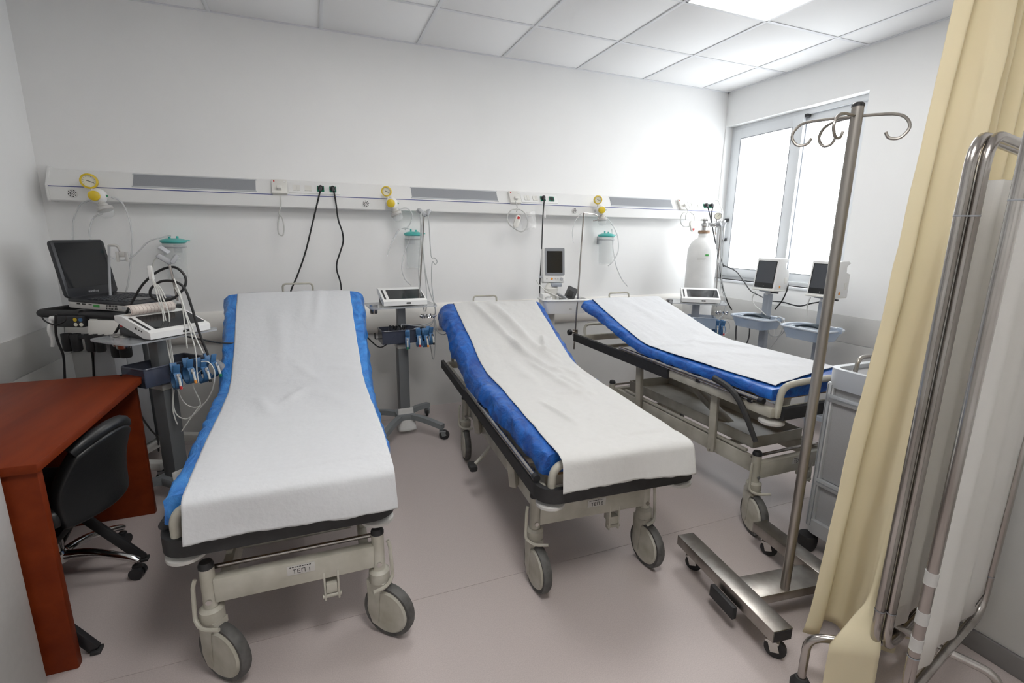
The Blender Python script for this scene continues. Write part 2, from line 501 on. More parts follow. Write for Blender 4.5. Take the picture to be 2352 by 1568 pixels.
# ------------------------------------------------------------------ runs of cables and tubes, in room coordinates (metres)
W = {'cord_a':[(-3.71,-0.15,1.708),(-3.736,-0.145,1.62),(-3.78,-0.14,1.471),(-3.835,-0.135,1.29),(-3.898,-0.13,1.132),(-3.949,-0.125,1.022),(-3.999,-0.12,0.86)],'cord_b':[(-3.618,-0.15,1.712),(-3.609,-0.147,1.624),(-3.601,-0.144,1.52),(-3.579,-0.141,1.438),(-3.577,-0.138,1.368),(-3.603,-0.135,1.29),(-3.628,-0.132,1.219),(-3.631,-0.129,1.159),(-3.614,-0.126,1.085),(-3.61,-0.123,1.011),(-3.619,-0.12,0.842)],'cord_c':[(-1.992,-0.16,1.713),(-2.008,-0.177,1.573),(-2.019,-0.194,1.398),(-2.03,-0.211,1.221),(-2.045,-0.229,1.024),(-2.048,-0.246,0.862),(-2.025,-0.263,0.734),(-2.01,-0.28,0.642)],'cord_d':[(-0.261,-0.15,1.714),(-0.241,-0.175,1.617),(-0.217,-0.2,1.496),(-0.193,-0.225,1.374),(-0.163,-0.25,1.209),(-0.116,-0.275,1.001),(-0.066,-0.3,0.854),(-0.009,-0.325,0.747),(0.092,-0.35,0.651)],'cord_e':[(-0.203,-0.15,1.716),(-0.199,-0.143,1.619),(-0.139,-0.135,1.456),(-0.071,-0.127,1.33),(0.04,-0.12,1.149)],'cord_f':[(-0.05,-0.214,1.165),(-0.09,-0.404,1.127),(-0.13,-0.545,1.046),(-0.17,-0.676,0.97),(-0.21,-0.832,0.939),(-0.25,-0.941,0.912)],'cord_g':[(-0.22,-0.941,0.915),(-0.226,-1.062,0.92),(-0.232,-1.156,0.911),(-0.238,-1.229,0.914),(-0.244,-1.321,0.947),(-0.25,-1.409,0.972)],'cord_h':[(-0.22,-1.042,1.099),(-0.24,-1.091,1.073),(-0.26,-1.101,1.011),(-0.28,-1.085,0.932),(-0.3,-1.05,0.864)],'e1_black':[(-4.793,-0.92,0.876),(-4.767,-0.928,0.885),(-4.735,-0.937,0.919),(-4.684,-0.945,1.0),(-4.635,-0.954,1.083),(-4.577,-0.962,1.169),(-4.504,-0.971,1.23),(-4.435,-0.979,1.249),(-4.393,-0.987,1.207),(-4.397,-0.996,1.151),(-4.447,-1.004,1.096),(-4.502,-1.013,1.085),(-4.538,-1.021,1.109),(-4.531,-1.029,1.149),(-4.484,-1.038,1.183),(-4.428,-1.046,1.182),(-4.386,-1.055,1.148),(-4.364,-1.063,1.054),(-4.343,-1.072,0.92),(-4.316,-1.08,0.805)],'e1_bundle':[[(-4.449,-1.0,1.278),(-4.473,-1.008,1.304),(-4.501,-1.017,1.29),(-4.515,-1.025,1.248),(-4.519,-1.033,1.196),(-4.512,-1.042,1.154),(-4.505,-1.05,1.103)],[(-4.449,-1.0,1.278),(-4.473,-1.008,1.304),(-4.501,-1.017,1.29),(-4.515,-1.025,1.248),(-4.519,-1.033,1.196),(-4.504,-1.042,1.154),(-4.494,-1.05,1.103)],[(-4.449,-1.0,1.278),(-4.473,-1.008,1.304),(-4.501,-1.017,1.29),(-4.515,-1.025,1.248),(-4.519,-1.033,1.196),(-4.497,-1.042,1.154),(-4.483,-1.05,1.102)],[(-4.449,-1.0,1.278),(-4.473,-1.008,1.304),(-4.501,-1.017,1.29),(-4.515,-1.025,1.248),(-4.519,-1.033,1.196),(-4.49,-1.042,1.153),(-4.472,-1.05,1.102)]],'e1_leads':[[(-4.505,-1.05,1.103),(-4.49,-1.06,1.026),(-4.491,-1.07,0.94),(-4.481,-1.08,0.785),(-4.476,-1.09,0.673),(-4.494,-1.1,0.562),(-4.489,-1.11,0.495),(-4.479,-1.12,0.464)],[(-4.494,-1.05,1.103),(-4.482,-1.056,0.981),(-4.48,-1.063,0.826),(-4.478,-1.069,0.736),(-4.475,-1.075,0.68),(-4.452,-1.082,0.574),(-4.407,-1.088,0.536),(-4.355,-1.095,0.555),(-4.312,-1.101,0.624),(-4.291,-1.107,0.717),(-4.309,-1.114,0.774),(-4.342,-1.12,0.783)],[(-4.483,-1.05,1.102),(-4.465,-1.059,1.024),(-4.472,-1.068,0.916),(-4.472,-1.076,0.737),(-4.488,-1.085,0.649),(-4.489,-1.094,0.524),(-4.448,-1.102,0.482),(-4.402,-1.111,0.507),(-4.35,-1.12,0.563)],[(-4.427,-1.05,1.153),(-4.403,-1.073,1.089),(-4.396,-1.097,0.961),(-4.394,-1.12,0.855)],[(-4.422,-1.05,1.163),(-4.4,-1.064,1.066),(-4.377,-1.078,0.912),(-4.366,-1.092,0.812),(-4.368,-1.106,0.736),(-4.365,-1.12,0.67)],[(-4.425,-1.05,1.196),(-4.404,-1.073,1.111),(-4.381,-1.097,0.982),(-4.36,-1.12,0.852)],[(-4.412,-1.05,1.152),(-4.388,-1.073,1.023),(-4.353,-1.097,0.892),(-4.329,-1.12,0.827)],[(-4.344,-1.05,0.735),(-4.406,-1.06,0.68),(-4.463,-1.07,0.631),(-4.488,-1.08,0.671),(-4.499,-1.09,0.703),(-4.492,-1.1,0.723),(-4.464,-1.11,0.739),(-4.451,-1.12,0.706)],[(-4.419,-1.05,0.753),(-4.4,-1.068,0.635),(-4.376,-1.085,0.555),(-4.4,-1.103,0.516),(-4.466,-1.12,0.424)]],'e1_arm':[(-4.435,-1.0,1.081),(-4.441,-1.0,1.192),(-4.451,-1.0,1.278)],'e2_leads':[[(-3.076,-0.5,1.581),(-3.086,-0.503,1.479),(-3.09,-0.507,1.362),(-3.107,-0.51,1.214),(-3.105,-0.513,1.063),(-3.09,-0.517,0.971),(-3.078,-0.52,0.893)],[(-3.034,-0.5,1.582),(-3.025,-0.501,1.48),(-3.022,-0.503,1.362),(-3.015,-0.504,1.273),(-2.994,-0.506,1.267),(-2.976,-0.507,1.243),(-2.99,-0.509,1.222),(-3.011,-0.51,1.237),(-3.02,-0.511,1.122),(-3.009,-0.513,0.967),(-2.998,-0.514,0.873),(-3.032,-0.516,0.796),(-3.111,-0.517,0.785),(-3.189,-0.519,0.752),(-3.207,-0.52,0.697)],[(-3.065,-0.5,1.567),(-3.076,-0.504,1.421),(-3.069,-0.508,1.243),(-3.041,-0.512,1.061),(-3.013,-0.516,0.968),(-2.989,-0.52,0.936)],[(-3.086,-0.5,1.566),(-3.08,-0.504,1.479),(-3.073,-0.508,1.303),(-3.061,-0.512,1.123),(-3.059,-0.516,0.97),(-3.068,-0.52,0.893)],[(-2.994,-0.5,0.934),(-3.004,-0.508,0.841),(-3.048,-0.516,0.806),(-3.128,-0.524,0.793),(-3.235,-0.532,0.813),(-3.243,-0.54,0.79)],[(-2.996,-0.5,0.823),(-2.984,-0.51,0.744),(-2.945,-0.52,0.718),(-2.909,-0.53,0.737),(-2.901,-0.54,0.761)],[(-3.002,-0.5,0.839),(-3.001,-0.508,0.68),(-3.019,-0.516,0.537),(-3.038,-0.524,0.622),(-3.038,-0.532,0.704),(-3.006,-0.54,0.783)]],'e2_arm':[(-3.106,-0.47,0.966),(-3.08,-0.47,1.241),(-3.053,-0.47,1.562)],'e3_leads':[[(-0.586,-0.65,1.524),(-0.591,-0.654,1.379),(-0.566,-0.659,1.233),(-0.521,-0.663,1.047),(-0.455,-0.667,0.893),(-0.451,-0.671,0.797),(-0.514,-0.676,0.723),(-0.603,-0.68,0.689)],[(-0.567,-0.65,1.524),(-0.548,-0.655,1.307),(-0.508,-0.66,1.084),(-0.442,-0.665,0.892),(-0.456,-0.67,0.777),(-0.561,-0.675,0.706),(-0.615,-0.68,0.632)],[(-0.539,-0.65,1.524),(-0.526,-0.657,1.307),(-0.518,-0.665,1.047),(-0.534,-0.673,0.896),(-0.559,-0.68,0.841)],[(-0.596,-0.65,1.523),(-0.598,-0.657,1.307),(-0.572,-0.665,1.048),(-0.574,-0.673,0.898),(-0.583,-0.68,0.842)],[(-0.429,-0.65,0.792),(-0.466,-0.653,0.717),(-0.497,-0.656,0.66),(-0.472,-0.659,0.6),(-0.412,-0.662,0.585),(-0.361,-0.665,0.634),(-0.394,-0.668,0.703),(-0.484,-0.671,0.717),(-0.516,-0.674,0.672),(-0.47,-0.677,0.603),(-0.447,-0.68,0.563)]],'e3_arm':[(-0.517,-0.62,0.889),(-0.528,-0.62,1.231),(-0.543,-0.62,1.525)],'t1a':[(-5.005,-0.12,1.608),(-5.069,-0.115,1.576),(-5.113,-0.11,1.498),(-5.136,-0.105,1.395),(-5.151,-0.1,1.29)],'t1b':[(-4.91,-0.12,1.627),(-4.861,-0.117,1.596),(-4.837,-0.113,1.492),(-4.84,-0.11,1.371),(-4.865,-0.107,1.235),(-4.89,-0.103,1.125),(-4.915,-0.1,1.042)],'t1c':[(-4.965,-0.12,1.527),(-5.014,-0.12,1.5),(-5.046,-0.12,1.422),(-5.045,-0.12,1.357),(-5.018,-0.12,1.317)],'t1d':[(-4.99,-0.12,1.277),(-4.904,-0.124,1.245),(-4.831,-0.128,1.277),(-4.751,-0.132,1.359),(-4.677,-0.136,1.387),(-4.624,-0.14,1.398)],'t2a':[(-3.169,-0.12,1.609),(-3.107,-0.12,1.617),(-3.07,-0.12,1.574),(-3.085,-0.12,1.51),(-3.129,-0.12,1.458)],'t2b':[(-3.106,-0.14,1.471),(-3.164,-0.14,1.467),(-3.215,-0.14,1.402),(-3.257,-0.14,1.306),(-3.271,-0.14,1.265)],'t2c':[(-3.084,-0.14,1.436),(-3.145,-0.14,1.274),(-3.165,-0.14,1.176),(-3.145,-0.14,1.093),(-3.097,-0.14,1.042)],'t3a':[(-1.618,-0.12,1.621),(-1.679,-0.12,1.547),(-1.696,-0.12,1.455),(-1.683,-0.12,1.37)],'t3b':[(-1.414,-0.12,1.627),(-1.322,-0.124,1.554),(-1.245,-0.128,1.442),(-1.229,-0.132,1.308),(-1.28,-0.136,1.212),(-1.331,-0.14,1.173)],'t3c':[(-1.315,-0.14,1.498),(-1.291,-0.14,1.327),(-1.248,-0.14,1.173),(-1.179,-0.14,1.053),(-1.112,-0.14,0.984)],'call1':[(-3.963,-0.14,1.675),(-3.965,-0.138,1.612),(-3.981,-0.135,1.554),(-3.964,-0.132,1.526),(-3.958,-0.13,1.468),(-3.969,-0.127,1.409),(-3.995,-0.125,1.423),(-3.992,-0.123,1.497),(-3.974,-0.12,1.555)],'call2':[(-2.239,-0.14,1.698),(-2.223,-0.14,1.644),(-2.272,-0.14,1.629),(-2.306,-0.14,1.584),(-2.297,-0.14,1.526),(-2.259,-0.14,1.492),(-2.189,-0.14,1.459),(-2.143,-0.14,1.484),(-2.128,-0.14,1.543),(-2.153,-0.14,1.605),(-2.207,-0.14,1.638),(-2.23,-0.14,1.617)],'call3':[(-0.518,-0.14,1.71),(-0.488,-0.14,1.671),(-0.547,-0.14,1.65),(-0.566,-0.14,1.59),(-0.535,-0.14,1.539),(-0.472,-0.14,1.532),(-0.413,-0.14,1.566),(-0.411,-0.14,1.634),(-0.466,-0.14,1.664),(-0.505,-0.14,1.643),(-0.504,-0.14,1.592)],'m_w1':[(-0.36,-0.891,0.998),(-0.36,-0.869,0.933),(-0.36,-0.899,0.882),(-0.36,-0.98,0.838),(-0.36,-1.064,0.779),(-0.36,-1.118,0.698),(-0.36,-1.103,0.63)],'m_w2':[(-0.42,-0.801,0.566),(-0.42,-0.79,0.679),(-0.42,-0.807,0.758),(-0.42,-0.884,0.801),(-0.42,-0.928,0.807)],'m_w3':[(-0.42,-1.144,0.784),(-0.42,-1.197,0.828),(-0.42,-1.249,0.795),(-0.42,-1.252,0.72),(-0.42,-1.2,0.675),(-0.42,-1.131,0.676),(-0.42,-1.102,0.735),(-0.42,-1.132,0.782),(-0.42,-1.195,0.793),(-0.42,-1.236,0.751),(-0.42,-1.218,0.685),(-0.42,-1.174,0.606),(-0.42,-1.155,0.573)],'m_w4':[(-0.38,-1.404,1.009),(-0.38,-1.388,0.948),(-0.38,-1.394,0.867)],'m_w5':[(-0.4,-0.913,0.692),(-0.4,-0.916,0.607),(-0.4,-0.891,0.525)],'nibp_w':[(-2.166,-0.42,1.087),(-2.144,-0.44,1.047),(-2.095,-0.46,1.003),(-2.008,-0.48,0.961),(-1.971,-0.5,0.945)],'us_cord':[(-5.03,-0.75,1.0),(-5.047,-0.74,0.912),(-5.05,-0.73,0.852),(-5.043,-0.72,0.779),(-5.054,-0.71,0.694),(-5.072,-0.7,0.571)],'us_cord2':[(-4.956,-0.62,0.786),(-4.962,-0.61,0.709),(-4.979,-0.6,0.581)],'us_floorcord':[(-4.68,-0.95,0.546),(-4.719,-0.812,0.429),(-4.73,-0.675,0.3),(-4.741,-0.538,0.191),(-4.786,-0.4,0.052)],'us_loop':[(-5.087,-0.75,0.989),(-5.075,-0.75,0.966),(-5.043,-0.75,0.948),(-5.0,-0.75,0.962),(-4.988,-0.75,0.991)],'strip':[(-1.93,-2.094,0.732),(-1.93,-2.187,0.714),(-1.93,-2.255,0.675),(-1.93,-2.307,0.616),(-1.93,-2.348,0.556),(-1.93,-2.383,0.505)]}
# ================================================================== the room
XL, XR, YF, H = -5.29, 0.0, -5.1, 2.786
# floor: vinyl sheets with welded seams
fl = struct(B().span((XL - .1, YF - .1, -.06), (XR + .3, 0.1, -.003)).done('floor', 'floor_seam'))
for y0, y1 in ((-0.22, 0.02), (-2.22, -0.22), (-4.22, -2.22), (YF, -4.22)):
    B().span((XL, y0 + .0008, -.003), (XR, y1 - .0008, 0.0)).done('vinyl_sheet', 'floor_vinyl', fl)

# back wall and left wall
wb = struct(B().span((XL - .1, 0, 0), (XR + .3, .12, H)).done('wall_back', 'wall_paint'))
B().span((XL, -.005, 0), (XR, 0, .648)).done('wall_panel', 'dado_vinyl', wb)
wl = struct(B().span((XL - .12, YF, 0), (XL, 0, H)).done('wall_left', 'wall_paint'))
B().span((XL, YF, 0), (XL + .005, -.006, .646)).done('wall_panel', 'dado_vinyl', wl)
B().span((XL, YF, .650), (XL + .007, -.006, .858), .003).done('wall_panel', 'dado_vinyl', wl)
wf = struct(B().span((XL - .1, YF - .12, 0), (XR + .2, YF, H)).done('wall_front', 'wall_paint'))

# right wall with the window opening
OY0, OY1, OZ0, OZ1 = -1.345, -0.012, 1.03, 2.478
b = B()
b.span((0, YF, 0), (.16, 0, OZ0))
b.span((0, YF, OZ1), (.16, 0, H))
b.span((0, YF, OZ0), (.16, OY0, OZ1))
b.span((0, OY1, OZ0), (.16, .0, OZ1))
wr = struct(b.done('wall_right', 'wall_paint'))
B().span((-.005, YF, 0), (0, -.006, .646)).done('wall_panel', 'dado_vinyl', wr)
B().span((-.007, YF, .650), (0, -.006, .858), .003).done('wall_panel', 'dado_vinyl', wr)

# wall block projecting into the room at the right, and pier at the left
wc = struct(B().span((-1.67, YF, 0), (0, -3.12, H)).done('wall_closet', 'wall_paint'))
B().span((-1.675, YF, .08), (-1.67, -3.12, .858), .001).done('wall_panel', 'dado_vinyl', wc)
struct(B().span((-1.685, YF, 0), (-1.67, -3.115, .075), .004).done('baseboard_right', 'dark_baseboard'))
wp = struct(B().span((XL, -2.75, 0), (-4.66, -2.155, H), .006).done('wall_pier', 'pier_paint'))

# padded bumper along the back wall
prof = [(0.0, .655)]
for k in range(9):
    a = R(-80 + 160 * k / 8)
    prof.append((.012 + .042 * math.cos(a), .7675 + .108 * math.sin(a)))
prof.append((0.0, .88))
b = B()
M = Matrix(((0, 0, 1, 0), (-1, 0, 0, 0), (0, 1, 0, 0), (0, 0, 0, 1)))
b.prism(prof, 5.27, T(-2.645, 0, 0) @ M)
struct(b.done('trim_1', 'bumper_vinyl'))

# window: aluminium frame, two sliding sashes, panes, handle
w1 = thing('window_1', None, None)
w1['kind'] = 'structure'
WX = .085
y0, y1, z0, z1 = OY0, OY1, OZ0, OZ1
b = B()
b.span((WX + .001, y0 + .029, z0), (WX + .069, y1 - .049, z0 + .035), .002)
b.span((WX + .001, y0 + .029, z1 - .04), (WX + .069, y1 - .049, z1), .002)
b.span((WX, y0, z0), (WX + .07, y0 + .03, z1), .003)
b.span((WX, y1 - .05, z0), (WX + .07, y1, z1), .003)
b.done('window_frame', 'window_alu', w1)
B().span((-.012, y0 - .01, z0 - .025), (WX, y1, z0), .004).done('window_sill', 'window_alu', w1)
def sash(ya, yb, x, wl, wr_, top, bot):
    b = B()
    za, zb = z0 + .03, z1 - .035
    b.span((x + .0005, ya + wr_ - .001, za), (x + .0295, yb - wl + .001, za + bot), .001)
    b.span((x + .0005, ya + wr_ - .001, zb - top), (x + .0295, yb - wl + .001, zb), .001)
    b.span((x, ya, za), (x + .03, ya + wr_, zb), .003)
    b.span((x, yb - wl, za), (x + .03, yb, zb), .003)
    s = b.done('sash', 'window_alu', w1)
    g = B()
    gy0, gy1, gz0, gz1 = ya + wr_, yb - wl, za + bot, zb - top
    for p, q in (((gy0 - .002, gz0), (gy0 + .005, gz1)), ((gy1 - .005, gz0), (gy1 + .002, gz1)), ((gy0, gz0 - .002), (gy1, gz0 + .005)), ((gy0, gz1 - .005), (gy1, gz1 + .002))):
        g.span((x - .0006, p[0], p[1]), (x + .006, q[0], q[1]))
    g.done('gasket', 'mid_grey', s)
    B().span((x + .012, gy0 - .01, gz0 - .01), (x + .017, gy1 + .01, gz1 + .01)).done('pane', 'window_glass', s)
    return s
s1 = sash(-.785, y1 - .045, WX - .014, .080, .100, .085, .078)
s2 = sash(y0 + .03, -.70, WX + .03, .08, .07, .070, .070)
b = B()
b.tube(rounded_path([(WX - .012, -.075, 1.60), (WX - .045, -.075, 1.60), (WX - .045, -.075, 1.42), (WX - .012, -.075, 1.42)], .02), .011, 8)
b.done('handle', 'window_alu', s1)
B().box((WX - .022, -.075, 1.605), (.03, .035, .03), .004).done('handle_mount', 'black_plastic', s1)
B().box((WX - .022, -.075, 1.415), (.03, .035, .03), .004).done('handle_mount', 'black_plastic', s1)
B().span((WX - .012, -.815, z1 - .062), (WX + .03, -.785, z1 - .038), .004).done('sash_stop', 'black_plastic', w1)

# suspended ceiling: tiles in a T-bar grid
ce = struct(B().span((XL - .1, YF - .1, H + .012), (XR + .3, .1, H + .06)).done('ceiling', 'shadow_gap'))
PT = 0.66
xs = [0.0] + [-.332 - PT * k for k in range(9) if -.332 - PT * k > XL] + [XL]
ys = [0.0] + [-.631 - PT * k for k in range(9) if -.631 - PT * k > YF] + [YF]
LIGHTS = {(2, 2), (5, 5), (5, 2)}
tile_mesh = {}
for i in range(len(xs) - 1):
    for j in range(len(ys) - 1):
        if (i, j) in LIGHTS:
            continue
        w_, d_ = xs[i] - xs[i + 1], ys[j] - ys[j + 1]
        key = (round(w_, 3), round(d_, 3))
        c = ((xs[i] + xs[i + 1]) / 2, (ys[j] + ys[j + 1]) / 2, H)
        if key not in tile_mesh:
            o = B().box((0, 0, .005), (w_ - .006, d_ - .006, .012), .002).done('ceiling_tile', 'ceiling_tile', ce)
            tile_mesh[key] = o.data
        else:
            o = bpy.data.objects.new('ceiling_tile', tile_mesh[key])
            COL.objects.link(o)
            o.parent = ce
        o.location = c
for x in xs[1:-1]:
    B().box((x, YF / 2, H - .003), (.022, -YF, .007), .001).done('ceiling_rail', 'tbar', ce)
for y in ys[1:-1]:
    B().box((XL / 2, y, H - .0025), (-XL, .022, .006), .001).done('ceiling_rail', 'tbar', ce)
B().span((XL, -.022, H - .006), (0, 0, H)).done('ceiling_rail', 'tbar', ce)
B().span((-.022, YF, H - .006), (0, 0, H)).done('ceiling_rail', 'tbar', ce)

def light_panel(i, j, label, strength):
    cx, cy = (xs[i] + xs[i + 1]) / 2, (ys[j] + ys[j + 1]) / 2
    t = thing('ceiling_light', label, 'light', (cx, cy, H))
    B().box((0, 0, -.003), (PT - .03, PT - .03, .006), .001).done('diffuser', lens(strength), t)
    f = B()
    for sx in (-1, 1):
        f.box((sx * (PT / 2 - .013), 0, -.004), (.012, PT - .012, .012), .001)
        f.box((0, sx * (PT / 2 - .013), -.004), (PT - .012, .012, .012), .001)
    f.done('frame', 'white_plastic', t)
light_panel(2, 2, 'lit square light panel set into the white tiled ceiling', 14.0)
light_panel(5, 5, 'lit square light panel in the ceiling above the open floor', 28.0)
light_panel(5, 2, 'lit square light panel in the ceiling above the stretchers', 10.0)
# ================================================================== stretcher trolleys
class Prof:
    """long profile of a bed: flat, a bend, then the raised backrest"""
    def __init__(self, y0, z0, flat, theta, slope, rad=0.45):
        self.y0, self.z0 = y0, z0
        self.th = theta
        self.rad = rad
        self.arc = rad * theta
        tl = rad * math.tan(theta / 2)
        self.a = flat - tl
        self.b = slope - tl
        self.L = self.a + self.arc + self.b
    def at(self, s):
        if s <= self.a:
            return Vector((self.y0 + s, self.z0)), 0.0
        if s <= self.a + self.arc:
            f = (s - self.a) / self.rad
            return Vector((self.y0 + self.a + self.rad * math.sin(f), self.z0 + self.rad * (1 - math.cos(f)))), f
        d = s - self.a - self.arc
        t = self.th
        return Vector((self.y0 + self.a + self.rad * math.sin(t) + d * math.cos(t), self.z0 + self.rad * (1 - math.cos(t)) + d * math.sin(t))), t
    def pt(self, x, s, off=0.0):
        p, t = self.at(s)
        return Vector((x, p.x - off * math.sin(t), p.y + off * math.cos(t)))

def fbm(x, y, z):
    return noise.fractal(Vector((x, y, z)), 1.0, 2.0, 4)

def caster(par, x, y, ang, brake=1):
    d = Vector((math.cos(ang), math.sin(ang), 0))
    n = Vector((-d.y, d.x, 0))
    c = B()
    c.cyl((x, y, .215), (x, y, .252), .036, n=24)
    c.cyl((x, y, .252), (x, y, .262), .036, .026, n=24)
    M = frame_M((x, y, 0), d, -n)
    up = M.to_3x3() @ Vector((0, 1, 0))
    poly = [(-.040, .218), (.036, .218), (.036, .195), (.012, .180), (.010, .055), (-.004, .036), (-.022, .042), (-.038, .08)]
    if up.z < 0:
        poly = [(a, -q) for a, q in poly][::-1]
    c.prism(poly, .052, M, .005)
    o = c.done('caster', 'cream_wheel', par)
    wc_ = Vector((x, y, .1)) + d * .036
    W = frame_M(wc_, d, n)
    t = B().lathe([(.0, -.016), (.084, -.016), (.095, -.018), (.100, -.010), (.1005, 0), (.100, .010), (.095, .018), (.084, .016), (0, .016)], W, 32)
    t.done('tyre', 'grey_rubber', o)
    k = B().lathe([(0, -.025), (.076, -.023), (.083, -.017), (.083, .017), (.076, .023), (0, .025)], W, 32)
    k.done('wheel_disc', 'cream_wheel', o)
    return o

def gurney(loc, rz, zb, L, oy, ox, cast, label, tagtext, hoop, broken=False, pedal=False):
    g = thing('stretcher_trolley', label, 'stretcher', (loc[0], loc[1], 0), rz, 'wheeled hospital stretchers')
    WB, TR = 1.25, .26
    # base
    b = B()
    for y in (0, WB):
        b.box((0, y, .318), (2 * TR - .03, .036, .085), .005)
    for s in (-1, 1):
        b.box((s * .215, WB / 2, .318), (.030, WB - .03, .080), .004)
        b.box((s * .215, WB / 2, .372), (.020, WB - .2, .014), .003)
    b.done('base_frame', 'cream_metal', g)
    for y in (0, WB):
        for s in (-1, 1):
            p = B().cyl((s * TR, y, .255), (s * TR, y, .402), .0215, n=20).done('post', 'cream_metal', g)
            c = B().lathe([(.0225, .398), (.0225, .408), (.018, .418), (.008, .422), (0, .4225)], T(s * TR, y, 0), 18)
            c.done('post_cap', 'black_plastic', p)
            bo = B().cyl((s * TR, y - .02, .288), (s * TR, y - .026, .288), .009, n=10)
            bo.done('bolt', 'steel', p)
            caster(g, s * TR, y, cast[0] if y == 0 else cast[1])
            r_ = B().tube(rounded_path([(s * (TR + .033), y - .005, .365), (s * (TR + .04), y - .01, .345), (s * (TR + .045), y - .015, .225), (s * (TR + .02), y - .05, .215), (s * (TR - .03), y - .075, .222)], .02), .0065, 8)
            r_.done('brake_rod', 'cream_metal', g)
    for y in (.0, WB):
        B().cyl((-TR, y + .03, .375), (TR, y + .03, .375), .008, n=10).done('tie_rod', 'chrome_worn', g)
    # tray under the bed
    b = B()
    tx, ty0, ty1, tz0, tz1 = .175, .10, 1.16, .375, .435
    b.span((-tx, ty0, tz0), (tx, ty1, tz0 + .004))
    b.span((-tx, ty0, tz0), (tx, ty0 + .006, tz1)); b.span((-tx, ty1 - .006, tz0), (tx, ty1, tz1))
    b.span((-tx, ty0, tz0), (-tx + .006, ty1, tz1)); b.span((tx - .006, ty0, tz0), (tx, ty1, tz1))
    b.done('tray', 'cream_metal', g)
    # tow bracket below the front beam
    b = B()
    for s in (-1, 1):
        b.box((.10 + s * .022, -.005, .245), (.007, .03, .11), .002)
    b.box((.10, .01, .235), (.036, .06, .036), .003)
    b.cyl((.07, -.012, .205), (.13, -.012, .205), .008, n=10)
    b.done('tow_bracket', 'cream_metal', g)
    # lifting legs
    for s in (-1, 1):
        for y in (.30, .95):
            b = B().bar((s * .245, y, .29), (s * .275, y - oy * .25 + .02, zb - .02), .036, .045, .004)
            lg = b.done('lift_leg', 'cream_metal', g)
            B().cyl((s * .268, y, .30), (s * .222, y, .30), .012, n=12).done('pivot', 'steel', lg)
    b = B()
    for y in (.32, .97):
        b.bar((-.25, y, .30), (.25, y, .30), .03, .03, .003)
    b.bar((0, .35, .33), (0, 1.0, zb - .03), .05, .04, .004)
    b.done('lift_linkage', 'cream_metal', g)
    # tag plate
    tp = B().box((.01, -.0195, .335), (.085, .0015, .034), .0004).done('tag_plate', 'label_grey', g)
    MT = T(.012, -.0206, .329) @ Rx(R(90))
    lettering('lettering', tagtext, .021, MT, 'ink', tp, .0003)
    b = B()
    for k in range(9):
        b.box((-.022 + k * .0075, -.0206, .3465), (.0055, .0006, .003))
    b.done('fine_print', 'ink', tp)
    if pedal:
        b = B().tube(rounded_path([(-.2, .80, .29), (-.25, .80, .22), (-.325, .78, .165)], .04), .011, 8)
        a = b.done('pedal_arm', 'cream_metal', g)
        B().box((-.330, .775, .166), (.045, .085, .036), .014).done('pedal_pad', 'black_rubber', a)
    # upper frame
    hw = .36
    yf, yh = -oy, L - oy
    def UX(x): return x + ox
    b = B()
    for s in (-1, 1):
        b.box((UX(s * .318), (yf + yh) / 2, zb), (.028, L - .09, .046), .004)
    b.box((UX(0), yf + .045, zb), (.62, .03, .046), .004)
    b.box((UX(0), yh - .045, zb), (.62, .03, .046), .004)
    for y in (.35, .75, 1.1, 1.5):
        b.box((UX(0), yf + y, zb - .01), (.62, .025, .025), .003)
    b.done('top_frame', 'cream_metal', g)
    pr = [(-.008, -.028), (.012, -.030), (.020, -.018), (.021, 0), (.020, .018), (.012, .030), (-.008, .028)]
    if not broken:
        path = rounded_path([(UX(-hw + .02), yh, zb), (UX(-hw + .02), yf + .02, zb), (UX(hw - .02), yf + .02, zb), (UX(hw - .02), yh, zb)], .085, 8)
        path = [p for p in path]
        B().sweep(path, [(-a, c) for a, c in pr][::-1]).done('bumper', 'black_rubber', g)
    else:
        p1 = [Vector((UX(-hw + .02), yh - .0 - t * .02 * 55, zb)) for t in (0, .25, .5, .75, 1.0)]
        B().sweep(p1, [(-a, c) for a, c in pr][::-1]).done('bumper', 'black_rubber', g)
        p2 = rounded_path([(UX(-.29), yf + .02, zb), (UX(hw - .02), yf + .02, zb), (UX(hw - .02), yh, zb)], .085, 8)
        B().sweep(p2, [(-a, c) for a, c in pr][::-1]).done('bumper', 'black_rubber', g)
        st = W['strip']
        B().tube(st, lambda t: .017 - .006 * t, 8, sm=4).done('loose_bumper_strip', 'black_rubber', g, world=True, label='loose black rubber strip dangling from the torn bumper')
    for s in (-1, 1):
        dq = B().lathe([(0, -.013), (.045, -.013), (.056, -.006), (.056, .004), (.045, .011), (0, .011)], T(UX(s * .285), yf + .075, zb - .052), 24)
        dq.done('corner_roller', 'label_grey', g)
    # folded side rails
    for s in (-1, 1):
        x = UX(s * .337)
        b = B().cyl((x, yf + .10, zb + .046), (x, yf + 1.22, zb + .046), .0125, n=14)
        rl = b.done('side_rail', 'chrome_worn', g)
        B().cyl((x, yf + .085, zb + .046), (x, yf + .11, zb + .046), .0145, n=14).done('end_cap', 'black_plastic', rl)
        B().cyl((x - s * .002, yf + .14, zb + .028), (x - s * .002, yf + 1.15, zb + .034), .007, n=10).done('lower_bar', 'chrome_worn', rl)
        for y in (.16, .5, .86, 1.15):
            B().box((x - s * .006, yf + y, zb + .036), (.022, .03, .04), .005).done('rail_bracket', 'black_plastic', rl)
    # foot hoop
    hy_, hz_ = hoop
